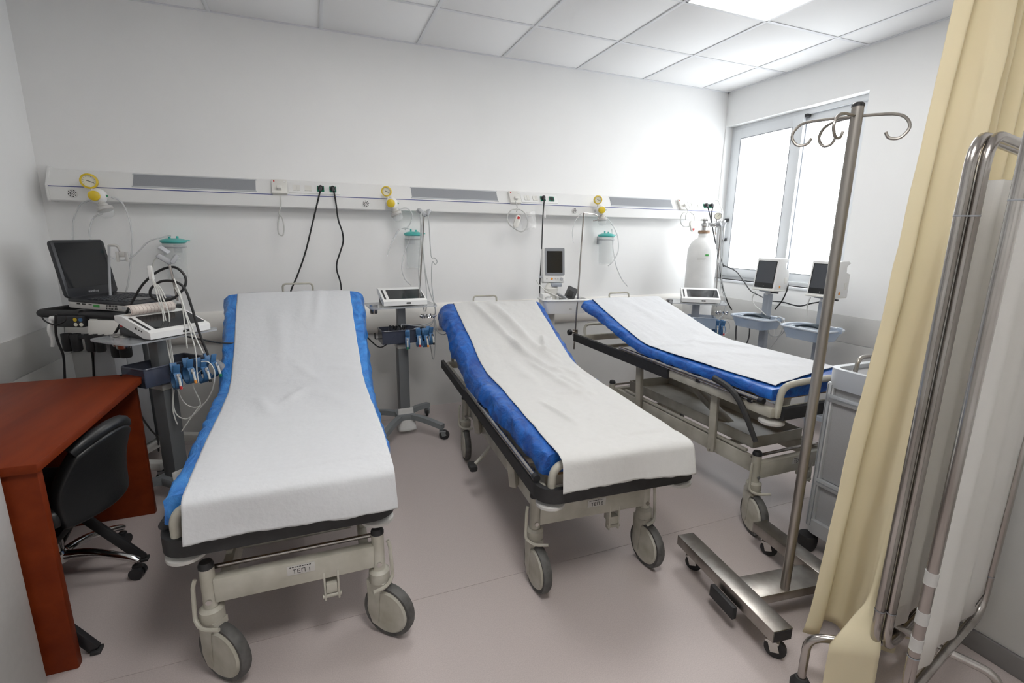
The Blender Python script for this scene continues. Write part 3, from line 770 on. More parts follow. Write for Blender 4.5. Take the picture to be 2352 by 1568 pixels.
    hp = rounded_path([(UX(-.295), hy_ + .01, zb - .01), (UX(-.295), hy_ + .004, hz_ - .012), (UX(-.18), hy_, hz_), (UX(.18), hy_, hz_), (UX(.295), hy_ + .004, hz_ - .012), (UX(.295), hy_ + .01, zb - .01)], .09, 8)
    B().tube(hp, .0155, 12).done('foot_hoop', 'cream_metal', g)
    # head bar on the frame
    hb = rounded_path([(UX(-.27), yh - .05, zb), (UX(-.27), yh - .02, zb + .10), (UX(.27), yh - .02, zb + .10), (UX(.27), yh - .05, zb)], .06, 6)
    B().tube(hb, .011, 10).done('head_bar', 'cream_metal', g)
    return g

def deck(g, pf, ox, t):
    """plywood bed board and backrest hoop"""
    b = B()
    N = 24
    def f(u, v):
        return pf.pt(ox + (-.31 + .62 * u), .015 + (pf.L - .03) * v, -t - .006)
    b.grid(f, 2, N)
    b.done('bed_board', 'plywood', g, thick=.012)
    s = pf.L
    hp = [pf.pt(ox - .09, s - .12, -t - .02), pf.pt(ox - .09, s + .05, -t * .3), pf.pt(ox - .09, s + .07, .02), pf.pt(ox + .09, s + .07, .02), pf.pt(ox + .09, s + .05, -t * .3), pf.pt(ox + .09, s - .12, -t - .02)]
    B().tube(rounded_path(hp, .03, 5), .0065, 8).done('backrest_handle', 'cream_metal', g)
    b = B()
    for sx in (-1, 1):
        b.bar(pf.pt(ox + sx * .24, pf.a + .05, -t - .03), pf.pt(ox + sx * .24, s - .08, -t - .03), .025, .025, .003)
    b.done('backrest_frame', 'cream_metal', g)

def mattress(loc, rz, pf, ext, t, seed, label, skirt=.02, m='blue_cover'):
    b = B()
    NS, NU = 170, 48
    (l0, r0), (l1, r1) = ext          # left and right edge at the foot and at the head
    def ring(s, k):
        # cross section as a rounded slab with loose, crumpled sides
        a = 2 * PI * k / NU
        ca, sa = math.cos(a), math.sin(a)
        q = s / pf.L
        le, re = l0 + (l1 - l0) * q, r0 + (r1 - r0) * q
        hw, ox = (re - le) / 2, (re + le) / 2
        e = 0.28
        x = hw * math.copysign(abs(ca) ** e, ca)
        z = (t / 2) * math.copysign(abs(sa) ** e, sa) - t / 2
        side = max(0.0, abs(x) / hw - .8) / .2
        nz = fbm(s * 5 + seed, x * 6, z * 12 + seed)
        n2 = fbm(s * 14 + seed * 2, x * 14 + 7, z * 20)
        n3 = abs(fbm(s * 4.3 + seed + z * 6, x * 5, z * 11 - s * 3))
        x += math.copysign(1, x) * side * (nz * .008 + n2 * .004 + n3 * .014 + skirt * (.6 + .8 * q) * (-z / t - .35))
        z += (nz * .003 + n2 * .004) * (1 if z > -t * .5 else 1.4) * (.3 + side)
        if z < -t * .7 and side > .3:
            z -= skirt * (.7 + .5 * q) * (0.6 + fbm(s * 7 + 3 * seed, x, 2.0))
        return pf.pt(ox + x, s, z)
    vs = []
    for i in range(NS + 1):
        s = pf.L * i / NS
        vs.append([b.bm.verts.new(ring(s, k)) for k in range(NU)])
    for i in range(NS):
        for k in range(NU):
            b.bm.faces.new((vs[i][k], vs[i][(k + 1) % NU], vs[i + 1][(k + 1) % NU], vs[i + 1][k]))
    b.bm.faces.new(vs[0]); b.bm.faces.new(vs[-1])
    o = b.done('mattress', m, None, 80)
    o.location = (loc[0], loc[1], 0)
    o.rotation_euler = (0, 0, rz)
    return tag(o, label, 'mattress', 'blue covered mattresses')

def paper_sheet(loc, rz, pf, ox, m, label, edge, s0, hang, folds, seed, amp, head_tuck=.03, wav=.006, gain=1.0):
    """edge(v, side) -> x of the sheet edge; s0(u) -> where the sheet starts; hang: (top y, bottom y, bottom z left, right) of the part hanging over the foot;
    folds: ridges ((u,s),(u,s),height,width)"""
    b = B()
    NU, NV = 90, 200
    TOT = pf.L + head_tuck
    path, cum = [], []
    if hang:
        yt, yb_, zb_ = hang
        path = rounded_path([(0, yb_, zb_), (0, yt, pf.z0 - .004), (0, yt + .03, pf.z0 + .008), (0, pf.y0 + .05, pf.z0 + .008)], .028, 8)
        cum = [0.0]
        for i in range(1, len(path)):
            cum.append(cum[-1] + (path[i] - path[i - 1]).length)
    drop = cum[-1] if hang else 0.0
    S1 = .05 if hang else 0.0
    def wr(u, s):
        z = 0.0
        for (ua, sa), (ub, sb), hgt, wd in folds:
            ax, ay, bx, by = ua * .33, sa, ub * .33, sb
            px, py = (u * 2 - 1) * .33, s
            dx, dy = bx - ax, by - ay
            q = max(0, min(1, ((px - ax) * dx + (py - ay) * dy) / (dx * dx + dy * dy)))
            d2 = (px - ax - q * dx) ** 2 + (py - ay - q * dy) ** 2
            z += gain * hgt * math.exp(-d2 / (2 * wd * wd)) * (0.25 + 0.75 * math.sin(PI * min(1, max(0, q)) * .9 + .15))
        return z
    def f(u, v):
        st = S1 if hang else s0(u)
        s = st - drop + (TOT - st + drop) * v
        ss = max(0.0, min(1.0, s / pf.L))
        xl, xr = edge(ss, -1), edge(ss, 1)
        x = xl + (xr - xl) * u
        x += wav * fbm(s * 3 + seed, 3 * seed + u * .3, 0) * (1 if u < .5 else -1) * abs(u - .5) * 2
        n1 = amp * (fbm(x * 4 + seed, s * 2.2, seed) + .5 * fbm(x * 11, s * 7 + seed, 1))
        if hang and s < S1:
            d = drop - (S1 - s)
            if v == 0:
                d = max(0, .004 + .004 * fbm(u * 9, seed, 4))
            i = 1
            while i < len(cum) - 1 and cum[i] < d:
                i += 1
            q = (d - cum[i - 1]) / max(1e-6, cum[i] - cum[i - 1])
            p = path[i - 1].lerp(path[i], q)
            low = max(0.0, min(1.0, (pf.z0 - p.z) / .1))
            return Vector((ox + x * (1 + .02 * low), p.y - .012 * low * math.sin(u * 6 + seed) + n1 * .6, p.z + n1 * .4 + wr(u, max(s, 0)) * (1 - low)))
        if s > pf.L:
            base = pf.pt(ox + x, pf.L, .006)
            q = s - pf.L
            return base + Vector((0, q * .5, -q * .7))
        e_ = abs(2 * u - 1) ** 10
        hgt = (.008 + max(0, n1 + .002)) * (1 - .5 * e_) + wr(u, s)
        return pf.pt(ox + x, s, hgt)
    b.grid(f, NU, NV)
    o = b.done('paper_sheet', m, None, 80, thick=.0012)
    o.location = (loc[0], loc[1], 0)
    o.rotation_euler = (0, 0, rz)
    return tag(o, label, 'sheet', 'disposable paper bed sheets')

# --- near-left stretcher
G1 = ((-3.89, -2.32), R(-0.6))
g = gurney(*G1, .505, 2.02, .065, -.022, (R(-42), R(-60)), 'stretcher nearest the desk, its beam tagged ΤΕΠ 1', 'ΤΕΠ 1', (-.030, .635))
pf1 = Prof(-.008, .662, 1.15, R(29), .80, .55)
deck(g, pf1, -.02, .09)
mattress(*G1, pf1, ((-.335, .318), (-.425, .370)), .09, 1.7, 'blue plastic covered mattress on the stretcher nearest the desk, backrest raised highest', .03, 'blue_cover_light')
paper_sheet(*G1, pf1, 0, 'paper_white', 'wide smooth white paper sheet draped over the foot of the stretcher nearest the desk',
            lambda s, k: (-.284 - .083 * s) if k < 0 else (.320 - .019 * s), lambda u: 0.0, (-.074, -.083, .527),
            [((-.3, 1.75), (-.25, 1.2), .006, .03), ((.45, 1.95), (.3, 1.55), .007, .02), ((.15, 1.95), (.1, 1.6), .005, .03),
             ((-.6, 1.05), (.5, 1.1), .004, .03), ((-.2, .75), (.1, .95), .006, .02), ((.95, 1.15), (.55, 1.2), .005, .015),
             ((.2, .9), (.7, .6), .004, .03), ((-.5, .5), (.6, .45), .003, .03), ((-.1, 1.3), (.35, 1.0), .005, .02), ((-.55, .85), (-.35, .6), .005, .02)], 3.1, .004, gain=1.4)

# --- middle stretcher
G2 = ((-2.748, -2.31), R(-3.2))
G2M = ((-2.748, -2.31), R(-5.0))
g = gurney(*G2, .495, 1.99, .20, .035, (R(-85), R(-95)), 'middle stretcher, its beam tagged ΤΕΠ 8', 'ΤΕΠ 8', (-.165, .622), pedal=True)
pf2 = Prof(-.140, .648, 1.14, R(20), .85, .9)
deck(g, pf2, .04, .085)
mattress(*G2M, pf2, ((-.265, .318), (-.355, .415)), .085, 5.3, 'deep blue plastic covered mattress on the middle stretcher under a creased sheet', .04)
paper_sheet(*G2M, pf2, 0, 'paper_warm', 'creased white paper sheet hanging over the foot of the middle stretcher',
            lambda s, k: (-.235 - .035 * s + .02 * math.sin(s * PI)) if k < 0 else (.312 + .048 * s), lambda u: 0.0, (-.214, -.226, .527),
            [((-.55, 1.95), (-.15, 1.45), .020, .020), ((-.15, 1.45), (.0, 1.25), .018, .018), ((-.15, 1.95), (.35, 1.35), .022, .024),
             ((.35, 1.35), (.6, 1.15), .014, .022), ((-.12, 1.4), (.35, 1.02), .016, .020), ((.35, 1.02), (.45, .95), .012, .018),
             ((.65, 1.45), (.5, 1.28), .020, .015), ((.45, 1.30), (.75, 1.22), .014, .014), ((.3, .92), (.45, .55), .012, .02), ((.1, .95), (.3, .5), .010, .02),
             ((.5, .55), (-.1, .60), .009, .013), ((-.55, .5), (-.35, .2), .010, .011), ((.7, .9), (.5, .6), .008, .02), ((-.35, 1.2), (-.25, .8), .007, .03),
             ((.0, 1.18), (.2, .85), .010, .016), ((.55, 1.05), (.75, .8), .009, .02)], 8.4, .007, gain=1.55)

# --- far stretcher by the window
G3 = ((-1.575, -2.32), R(0.4))
g = gurney(*G3, .655, 1.83, .145, .0, (R(-108), R(-70)), 'far stretcher by the window with a torn dangling bumper', 'ΤΕΠ 11', (-.112, .792), broken=True)
pf3 = Prof(-.092, .768, .94, R(15.5), .73, .7)
deck(g, pf3, .0, .052)
mattress(*G3, pf3, ((-.328, .325), (-.355, .335)), .052, 9.9, 'bright blue plastic covered mattress on the far stretcher by the window', .014)
paper_sheet(*G3, pf3, 0, 'paper_white', 'white paper sheet ending short of the foot on the far stretcher by the window',
            lambda s, k: (-.285 - .04 * math.sin(s * PI * .9) + .02 * s) if k < 0 else (.315 + .02 * s), lambda u: .025 + .13 * u, None,
            [((-.4, .75), (.3, .95), .012, .03), ((-.8, .55), (-.2, .5), .010, .03), ((-.2, 1.65), (.1, 1.2), .008, .03), ((.0, .5), (.7, .35), .008, .025), ((-.6, .3), (.4, .2), .006, .03), ((-.9, .85), (-.3, .8), .012, .02),
             ((-.1, .9), (.8, .6), .010, .02), ((-.5, .62), (.4, .45), .008, .02)], 12.2, .006, gain=1.2)
# ================================================================== bedhead trunking on the back wall
RX0, RX1 = -5.215, -.03
ZB, ZL, ZT = 1.597, 1.684, 1.782
YL, YT = -.095, -.035
SN = Vector((0, -(ZT - ZL), (YT - YL))).normalized()
SC = Vector((0, (YL + YT) / 2, (ZL + ZT) / 2))
def slope_M(x, dz=0.0, out=0.0):
    M = frame_M(Vector((x, SC.y, SC.z)) + SN * out, (1, 0, 0), SN)
    return M @ T(0, dz, 0)
rail = thing('bedhead_trunking', 'long white bedhead service trunking fixed along the back wall', 'wall fixture', (0, 0, 0))
MX = Matrix(((0, 0, 1, 0), (1, 0, 0, 0), (0, 1, 0, 0), (0, 0, 0, 1)))
prof = [(0, ZB), (YL + .006, ZB), (YL, ZB + .006), (YL, ZL - .002), (YT, ZT), (YT + .006, ZT + .004), (0, ZT + .004)]
B().prism(prof, RX1 - RX0, T((RX0 + RX1) / 2, 0, 0) @ MX).done('housing', 'white_plastic', rail, 20)
B().span((RX0, YL - .0012, ZL - .0045), (RX1, YL + .002, ZL)).done('stripe', 'blue_line', rail)
for x, s in ((RX0, -1), (RX1, 1)):
    pe = [(0, ZB - .004), (YL - .002, ZB - .004), (YL - .006, ZB + .004), (YL - .006, ZL), (YT - .004, ZT + .006), (YT, ZT + .018), (0, ZT + .018)]
    B().prism(pe, .012, T(x + s * .006, 0, 0) @ MX).done('end_cap', 'white_plastic', rail, 20)
for xa, xb in ((-4.80, -4.115), (-3.06, -2.37), (-1.295, -.62)):
    b = B()
    M = slope_M((xa + xb) / 2, .004, .0005)
    b.prism(rrect(xb - xa, .085, .004, 2), .003, M)
    d = b.done('light_diffuser', 'diffuser_off', rail)
    f = B()
    w_ = xb - xa
    f.prism([(-w_ / 2 - .006, .042), (w_ / 2 + .006, .042), (w_ / 2 + .006, .049), (-w_ / 2 - .006, .049)], .006, M)
    f.prism([(-w_ / 2 - .006, -.049), (w_ / 2 + .006, -.049), (w_ / 2 + .006, -.042), (-w_ / 2 - .006, -.042)], .006, M)
    f.done('diffuser_trim', 'alu', d)
def socket(x, plugged):
    M = slope_M(x, -.004, .006)
    b = B().prism(rrect(.046, .046, .004, 3), .008, M)
    s = b.done('socket', 'socket_green', rail)
    B().lathe([(.019, .0042), (.0165, .0042), (.0155, .0044), (0, .0044)], M, 20).done('socket_well', 'black_plastic', s)
for xc, greens, plug in ((-3.745, (-3.703, -3.622), (1, 1)), (-1.995, (-1.964, -1.883), (1, 0)), (-.255, (-.222, -.157), (1, 1))):
    M = slope_M(xc, 0, .002)
    pl = B().prism(rrect(.335, .086, .006, 3), .006, M, .001).done('socket_plate', 'white_plastic', rail)
    for k, sx in enumerate((-.115, -.04)):
        for q in (-1, 1):
            B().prism(rrect(.022, .044, .003, 2), .007, slope_M(xc + sx + q * .0115, -.003, .006)).done('switch', 'offwhite_plastic', pl)
    for x in greens:
        socket(x, True)
for xc in (-3.967, -2.222, -.50):
    M = slope_M(xc, -.008, .012)
    pl = B().prism(rrect(.098, .112, .006, 3), .024, M, .003).done('call_plate', 'offwhite_plastic', rail)
    B().prism(rrect(.009, .009, .002, 2), .003, M @ T(-.033, .038, .0135)).done('call_button', 'red', pl)
    B().lathe([(0, .002), (.006, .002), (.006, -.001)], M @ T(.033, .036, .0125), 12).done('indicator', 'white_plastic', pl)
for x in (-5.105, -3.40, -1.672):
    M = frame_M((x, YL - .001, 1.642), (1, 0, 0), (0, -1, 0))
    o = B().lathe([(0, .004), (.023, .004), (.026, .001), (.026, -.004)], M, 28).done('gas_outlet', 'white_plastic', rail)
    B().lathe([(.012, .004), (.012, .0055), (.009, .0055), (.009, .004)], M, 24).done('outlet_ring', 'ink', o)
    B().lathe([(0, .0065), (.004, .0065), (.004, .004)], M, 14).done('outlet_port', 'black_plastic', o)
    b = B()
    for k in range(8):
        a = 2 * PI * k / 8 + .2
        b.box((x + .0185 * math.cos(a), YL - .0055, 1.642 + .0185 * math.sin(a)), (.008, .001, .0045), 0, (0, -a + PI / 2, 0))
    b.done('outlet_marks', 'ink', o)

def regulator(x, z, sw, label, rg=.040):
    t = thing('suction_regulator', label, 'regulator', (x, YL, z), 0, 'suction regulators on the trunking')
    fz = Vector((.15, -.95, -.05)) if sw == 0 else Vector((-.3, -.95, -.02))
    # body below, gauge above left
    b = B()
    b.cyl((.0, 0, .0), (.0, -.05, .0), .016, n=16)
    b.sphere((.012, -.056, .0), .045, 18, (1, .75, 1.0))
    b.cyl((-.012, -.05, .03), (-.02, -.055, .06), .010, n=12)
    b.done('body', 'white_plastic', t)
    G = frame_M((-.022, -.055, .085), (1, .2, 0), fz)
    gz = B().lathe([(0, -.016), (rg, -.016), (rg * 1.05, 0), (rg, .012), (rg * .80, .014), (rg * .78, .006)], G, 32).done('gauge', 'yellow', t)
    B().lathe([(rg * .79, .006), (0, .006)], G, 28).done('dial', 'dial_white', gz)
    b = B()
    for k in range(11):
        a = R(-30 + 24 * k)
        c_ = G @ Vector((rg * .64 * math.cos(a), rg * .64 * math.sin(a), .0066))
        b.box(c_, (rg * .12, rg * .035, .0006), 0, G.to_3x3().to_4x4() @ Rz(a))
    b.box(G @ Vector((rg * .12, -rg * .05, .008)), (rg * .85, rg * .07, .0008), 0, G.to_3x3().to_4x4() @ Rz(R(-20)))
    b.done('dial_marks', 'ink', gz)
    K = frame_M((.002, -.085, .0), (1, .1, 0), fz)
    kb = B().lathe([(0, .024), (.022, .024), (.029, .019), (.030, -.004), (0, -.004)], K, 24).done('knob', 'yellow', t)
    b = B()
    for k in range(7):
        a = R(60 + 22 * k)
        b.box(K @ Vector((.012 * math.cos(a), .012 * math.sin(a), .0224)), (.003, .005, .0006), 0, K.to_3x3().to_4x4() @ Rz(a))
    b.box(K @ Vector((0, -.008, .0224)), (.014, .003, .0006), 0, K.to_3x3().to_4x4())
    b.done('knob_mark', 'ink', kb)
    D = Vector((.35, -.12, -1)).normalized() if sw == 0 else (Vector((.45, -.12, -1)).normalized() if sw == 1 else Vector((.05, -.12, -1)).normalized())
    TM = frame_M(Vector((.022, -.06, -.03)), D.orthogonal(), D)
    tr = B().lathe([(.018, -.012), (.018, .014), (.026, .018), (.026, .030), (.043, .038), (.043, .054), (.036, .060), (0, .060)], TM, 24).done('trap_cap', 'grey_plastic', t)
    tr.data.materials[0] = MATS['label_grey']
    B().lathe([(.037, .054), (.036, .080), (.028, .096), (0, .102)], TM, 24).done('trap_bowl', 'jar_clear', tr)
    b = B().cyl((.045, -.06, .01), (.06, -.065, .0), .006, n=10)
    b.done('port', 'green', t)
    return t
regulator(-4.975, 1.628, 0, 'yellow suction gauge and regulator on the trunking above the laptop scanner', .043)
regulator(-3.235, 1.645, 1, 'yellow suction gauge and regulator on the trunking beside the middle stretcher head', .036)
regulator(-1.455, 1.652, 2, 'yellow suction gauge and regulator on the trunking above the far stretcher', .036)

def suction_jar(x, zt, zb, r, label, y=-.10):
    t = thing('suction_jar', label, 'jar', (x, y, zb), 0, 'clear suction jars on the wall')
    h = zt - zb
    B().lathe([(0, 0), (r * .82, 0), (r * .88, .006), (r, h - .02), (r * .97, h - .02), (r * .85, .010), (0, .004)], None, 28).done('cup', 'jar_clear', t)
    l = B().lathe([(0, h + .010), (r * .6, h + .010), (r * .9, h + .004), (r * 1.14, h - .002), (r * 1.14, h - .014), (r * 1.0, h - .022), (r * .97, h - .014), (0, h - .010)], None, 28).done('lid', 'teal', t)
    B().box((r * 1.2, 0, h - .004), (r * .5, .016, .008), .002).done('lid_tab', 'teal', l)
    B().cyl((-r * .3, 0, h + .005), (-r * .3, 0, h + .03), .007, n=10).done('port', 'teal', l)
    B().cyl((r * .35, .01, h + .005), (r * .35, .01, h + .024), .007, n=10).done('port', 'teal', l)
    b = B()
    b.box((0, -y - .006, h - .05), (.05, .012, .07), .003)
    b.tube([(r * 1.03 * math.cos(a), r * 1.03 * math.sin(a), h - .045) for a in [2 * PI * k / 24 for k in range(24)]], .004, 6, closed=True)
    b.box((0, (-y + r) / 2, h - .045), (.02, -y - r, .012), .002)
    b.done('bracket', 'grey_plastic', t)
    b = B()
    for k in range(6):
        b.box((r * .45, -r * .83, .05 + k * h * .11), (.018, .001, .0016), 0, (0, 0, R(28)))
    b.done('scale_marks', 'label_grey', t)
    return t
suction_jar(-4.622, 1.372, 1.12, .064, 'clear suction jar with teal lid on the wall behind the left ECG cart')
suction_jar(-3.062, 1.437, 1.170, .062, 'clear suction jar with teal lid on the wall behind the middle ECG cart')
suction_jar(-1.352, 1.447, 1.185, .066, 'clear suction jar with teal lid on the wall above the far stretcher', -.12)

def tubing(key, label, m='tube_clear', r=.0045, name='suction_tube', cat='tube', group='clear suction tubing'):
    o = B().tube(W[key], r, 8, sm=6).done(name, m)
    return tag(o, label, cat, group)
tubing('t1a', 'clear tube curving down at the left of the first suction gauge')
tubing('t1b', 'long clear tube looping down from the first suction gauge', r=.005)
tubing('t1c', 'short clear tube from the trap of the first suction gauge')
tubing('t1d', 'clear tube rising to the teal lid of the left suction jar', r=.005)
tubing('t2a', 'clear tube curling from the second suction gauge')
tubing('t2b', 'clear suction catheter hanging left of the middle suction jar')
tubing('t2c', 'clear tube looping down below the middle suction jar')
tubing('t3a', 'thin clear tube left of the third suction gauge')
tubing('t3b', 'clear tube arching from the third suction gauge around its jar', r=.005)
tubing('t3c', 'clear tube hanging below the suction jar above the far stretcher')

def power_cord(key, plug_x, label, dz=-.004, r=.0055, with_plug=True):
    pts = W[key]
    o = thing('power_cord', label, 'cord', pts[-1], 0, 'black power cords')
    B().tube(pts, r, 8, sm=6).done('cable', 'cable_black', o, world=True)
    if with_plug:
        M = slope_M(plug_x, dz, .01)
        b = B()
        b.lathe([(0, -.004), (.019, -.004), (.019, .010), (.014, .022), (.010, .028), (0, .030)], M, 20)
        e = Vector(pts[0])
        b.tube([M @ Vector((0, 0, .016)), M @ Vector((0, -.012, .026)), e], .008, 8, sm=4)
        b.done('plug', 'black_plastic', o, world=True)
    return o
power_cord('cord_a', -3.703, 'black power cord slanting left down behind the stretcher nearest the desk')
power_cord('cord_b', -3.622, 'wavy black power cord hanging behind the stretcher nearest the desk')
oc = power_cord('cord_c', -1.964, 'straight black power cord hanging to the white monitor stand')
B().box((-1.985, -.165, 1.60), (.02, .002, .05), .0005).done('cord_label', 'white_plastic', oc, world=True)
power_cord('cord_d', -.222, 'black power cord running past the gas cylinder to the right')
power_cord('cord_e', -.157, 'short black power cord at the right end of the trunking')
power_cord('cord_f', 0, 'black power cord sagging under the window to the first window monitor', with_plug=False)
power_cord('cord_g', 0, 'black power cord sagging between the two window monitors', with_plug=False)
power_cord('cord_h', 0, 'black power cord curving down behind the first window monitor', with_plug=False)

# nurse call handsets
def handset(key, xc, label, body=None, bag=False):
    pts = W[key]
    t = thing('call_handset', label, 'handset', pts[-1], 0, 'nurse call handsets')
    B().tube(pts, .0045, 8, sm=6).done('cable', 'cable_pale', t, world=True)
    M = slope_M(xc, -.03, .024)
    B().prism(rrect(.03, .026, .005, 3), .03, M @ T(0, 0, .012), .004).done('plug', 'offwhite_plastic', t, world=True)
    if body:
        c, tilt = body
        BM = T(*c) @ Rx(R(90)) @ Rz(R(tilt))
        h = B().prism(rrect(.045, .105, .018, 5), .02, BM, .006).done('handset_body', 'offwhite_plastic', t, world=True)
        B().prism(rrect(.02, .02, .004, 3), .004, BM @ T(0, .03, .0115)).done('red_button', 'red', h, world=True)
    if bag:
        b = B()
        def f(u, v):
            x = -2.20 + .13 * u + .02 * v
            z = 1.60 - .13 * v + .03 * u
            return Vector((x, -.15 - .03 * math.sin(u * PI) - .012 * fbm(u * 4, v * 4, 3), z + .02 * fbm(u * 3, v * 3, 8)))
        b.grid(f, 14, 14)
        b.done('plastic_bag', 'bag_clear', t, world=True, thick=.0004)
    return t
handset('call1', -3.967, 'coiled white call cord hanging below the first call plate')
handset('call2', -2.222, 'white call handset with red button looped in a plastic bag', ((-2.228, -.150, 1.540), -18), True)
handset('call3', -.50, 'white call handset with red button hanging near the gas cylinder', ((-.43, -.150, 1.535), 200))
# ================================================================== ECG carts
def small_caster(par, x, y, ang, r=.036, m='base_grey', top=.085, name='castor'):
    d = Vector((math.cos(ang), math.sin(ang), 0)); n = Vector((-d.y, d.x, 0))
    b = B()
    b.cyl((x, y, top - .022), (x, y, top + .012), .014, n=14)
    for s in (-1, 1):
        c = Vector((x, y, 0)) + d * .012 + n * (s * .015)
        b.bar(c + Vector((0, 0, top - .022)), c + Vector((d.x * .012, d.y * .012, r * .8)), .008, .03, .002)
    b.box((x + d.x * .012, y + d.y * .012, top - .022), (.045, .045, .012), .004, (0, 0, ang))
    o = b.done(name, m, par)
    wc_ = Vector((x, y, r)) + d * .022
    Wm = frame_M(wc_, d, n)
    B().lathe([(0, -.010), (r * .8, -.010), (r * .97, -.008), (r, 0), (r * .97, .008), (r * .8, .010), (0, .010)], Wm, 22).done('wheel', 'black_rubber', o)
    return o

def electrode_clamp(loc, rz, label, group, tip):
    t = thing('electrode_clamp', label, 'clamp', loc, rz, group)
    t.scale = (1.25, 1.25, 1.25)
    b = B()
    ring = [(0.0, .030 * math.cos(a), .034 * math.sin(a)) for a in [R(110 + 320 * k / 20) for k in range(21)]]
    sec = [(-.0035, -.012), (.0035, -.012), (.0035, .012), (-.0035, .012)]
    rings = []
    for i, p in enumerate(ring):
        a = R(110 + 320 * i / 20)
        nn = Vector((0, math.cos(a), math.sin(a)))
        rings.append([b.bm.verts.new(Vector(p) + nn * u + Vector((v, 0, 0))) for u, v in sec])
    for i in range(20):
        for k in range(4):
            b.bm.faces.new((rings[i][k], rings[i][(k + 1) % 4], rings[i + 1][(k + 1) % 4], rings[i + 1][k]))
    b.bm.faces.new(rings[0]); b.bm.faces.new(rings[-1])
    b.box((0, -.018, .048), (.024, .007, .04), .002, (R(18), 0, 0))
    b.box((0, .014, .048), (.024, .007, .04), .002, (R(-14), 0, 0))
    b.done('jaw', 'clamp_blue', t)
    B().box((0, -.030, .020), (.011, .006, .022), .001).done('electrode_plate', 'steel', t)
    c = B().cyl((.0, -.038, .018), (.0, -.046, -.016), .0045, n=8).done('lead_plug', 'cable_white', t)
    B().cyl((.0, -.046, -.016), (.0, -.049, -.028), .0052, n=8).done('colour_band', tip, c)
    return t

def steel_cup(loc, label, r=.028, h=.055):
    o = B().lathe([(0, 0), (r * .82, 0), (r * .9, .004), (r, h), (r * 1.08, h + .002), (r * 1.08, h + .004), (r * .95, h + .002), (r * .84, .006), (0, .004)], None, 26).done('steel_cup', 'steel')
    o.location = loc
    return tag(o, label, 'cup', 'small steel cups on the ECG carts')

def ecg_cart(loc, rz, place, arm_key, lead_keys, tz=.935, note=True, colour='column_grey', basket='basket_smoke'):
    c = thing('ecg_cart', 'grey column cart ' + place, 'cart', (loc[0], loc[1], 0), rz, 'ECG carts')
    b = B()
    b.box((0, 0, .37), (.072, .098, .52), .006)
    b.done('lower_column', colour, c)
    B().box((0, 0, .645), (.082, .106, .030), .006).done('collar', 'offwhite_plastic', c)
    B().box((0, 0, (tz + .65) / 2), (.056, .070, tz - .66), .005).done('upper_column', 'column_grey' if colour == 'column_grey' else 'column_blue', c)
    # base: bent legs spreading from a hub
    hub = B().box((0, 0, .118), (.13, .16, .05), .012).done('base_hub', 'base_grey', c)
    for ang in (-55, -125, 40, 140):
        d = Vector((math.cos(R(ang)), math.sin(R(ang)), 0))
        L_ = .36 if ang < 0 else .30
        pts = rounded_path([d * .03 + Vector((0, 0, .118)), d * (L_ * .5) + Vector((0, 0, .122)), d * L_ + Vector((0, 0, .100))], .08, 6)
        pr = [(-.021, -.018), (.021, -.018), (.019, .018), (-.019, .018)]
        lg = B().sweep(pts, pr).done('leg', 'base_grey', c)
        e = d * (L_ - .015)
        small_caster(c, e.x, e.y, R(ang + 30), .037)
    if note:
        def f(u, v):
            x = -.055 + .11 * u
            z = .185 - .155 * v
            y = -.052 - .05 * (v ** 1.5) - .012 * math.sin(PI * u) * v
            return Vector((x * (1 + .2 * v), y, z))
        B().grid(f, 8, 10).done('paper_note', 'paper_warm', c, thick=.0008)
    # tray
    tr = B().prism(rrect(.46, .31, .045, 6), .008, T(0, -.01, tz)).done('tray', 'tray_acrylic', c)
    B().box((0, 0, tz - .012), (.16, .12, .014), .004).done('tray_bracket', 'base_grey', c)
    # basket of smoked plastic
    b = B()
    z0, z1 = .685, .775
    wx, wy = .155, .10
    b.span((-wx, -wy - .02, z0), (wx, wy - .05, z0 + .004))
    b.span((-wx, -wy - .02, z0), (wx, -wy - .016, z1)); b.span((-wx, wy - .054, z0), (wx, wy - .05, z1))
    b.span((-wx, -wy - .02, z0), (-wx + .004, wy - .05, z1)); b.span((wx - .004, -wy - .02, z0), (wx, wy - .05, z1))
    bs = b.done('basket', basket, c)
    B().tube(rounded_path([(-wx, -wy - .02, z1), (wx, -wy - .02, z1), (wx, wy - .05, z1), (-wx, wy - .05, z1)], .02, 4, True), .005, 6, closed=True).done('basket_rim', basket, bs)
    B().tube(rounded_path([(-wx - .002, 0, z0 + .02), (-wx - .03, 0, z0 + .02), (-wx - .03, 0, z0 + .065)], .008), .004, 6).done('basket_hook', 'black_plastic', bs)
    # cable arm
    if arm_key:
        a = B().tube(W[arm_key], .006, 8, sm=2).done('cable_arm', 'chrome_worn', c, world=True)
        top = Vector(W[arm_key][-1])
        b = B()
        b.box(top + Vector((-.016, 0, .012)), (.070, .045, .026), .008, (0, R(38), .3))
        b.box(top + Vector((.026, 0, .012)), (.050, .045, .020), .007, (0, R(-55), .3))
        b.done('arm_clip', 'grey_plastic', a, world=True)
    return c

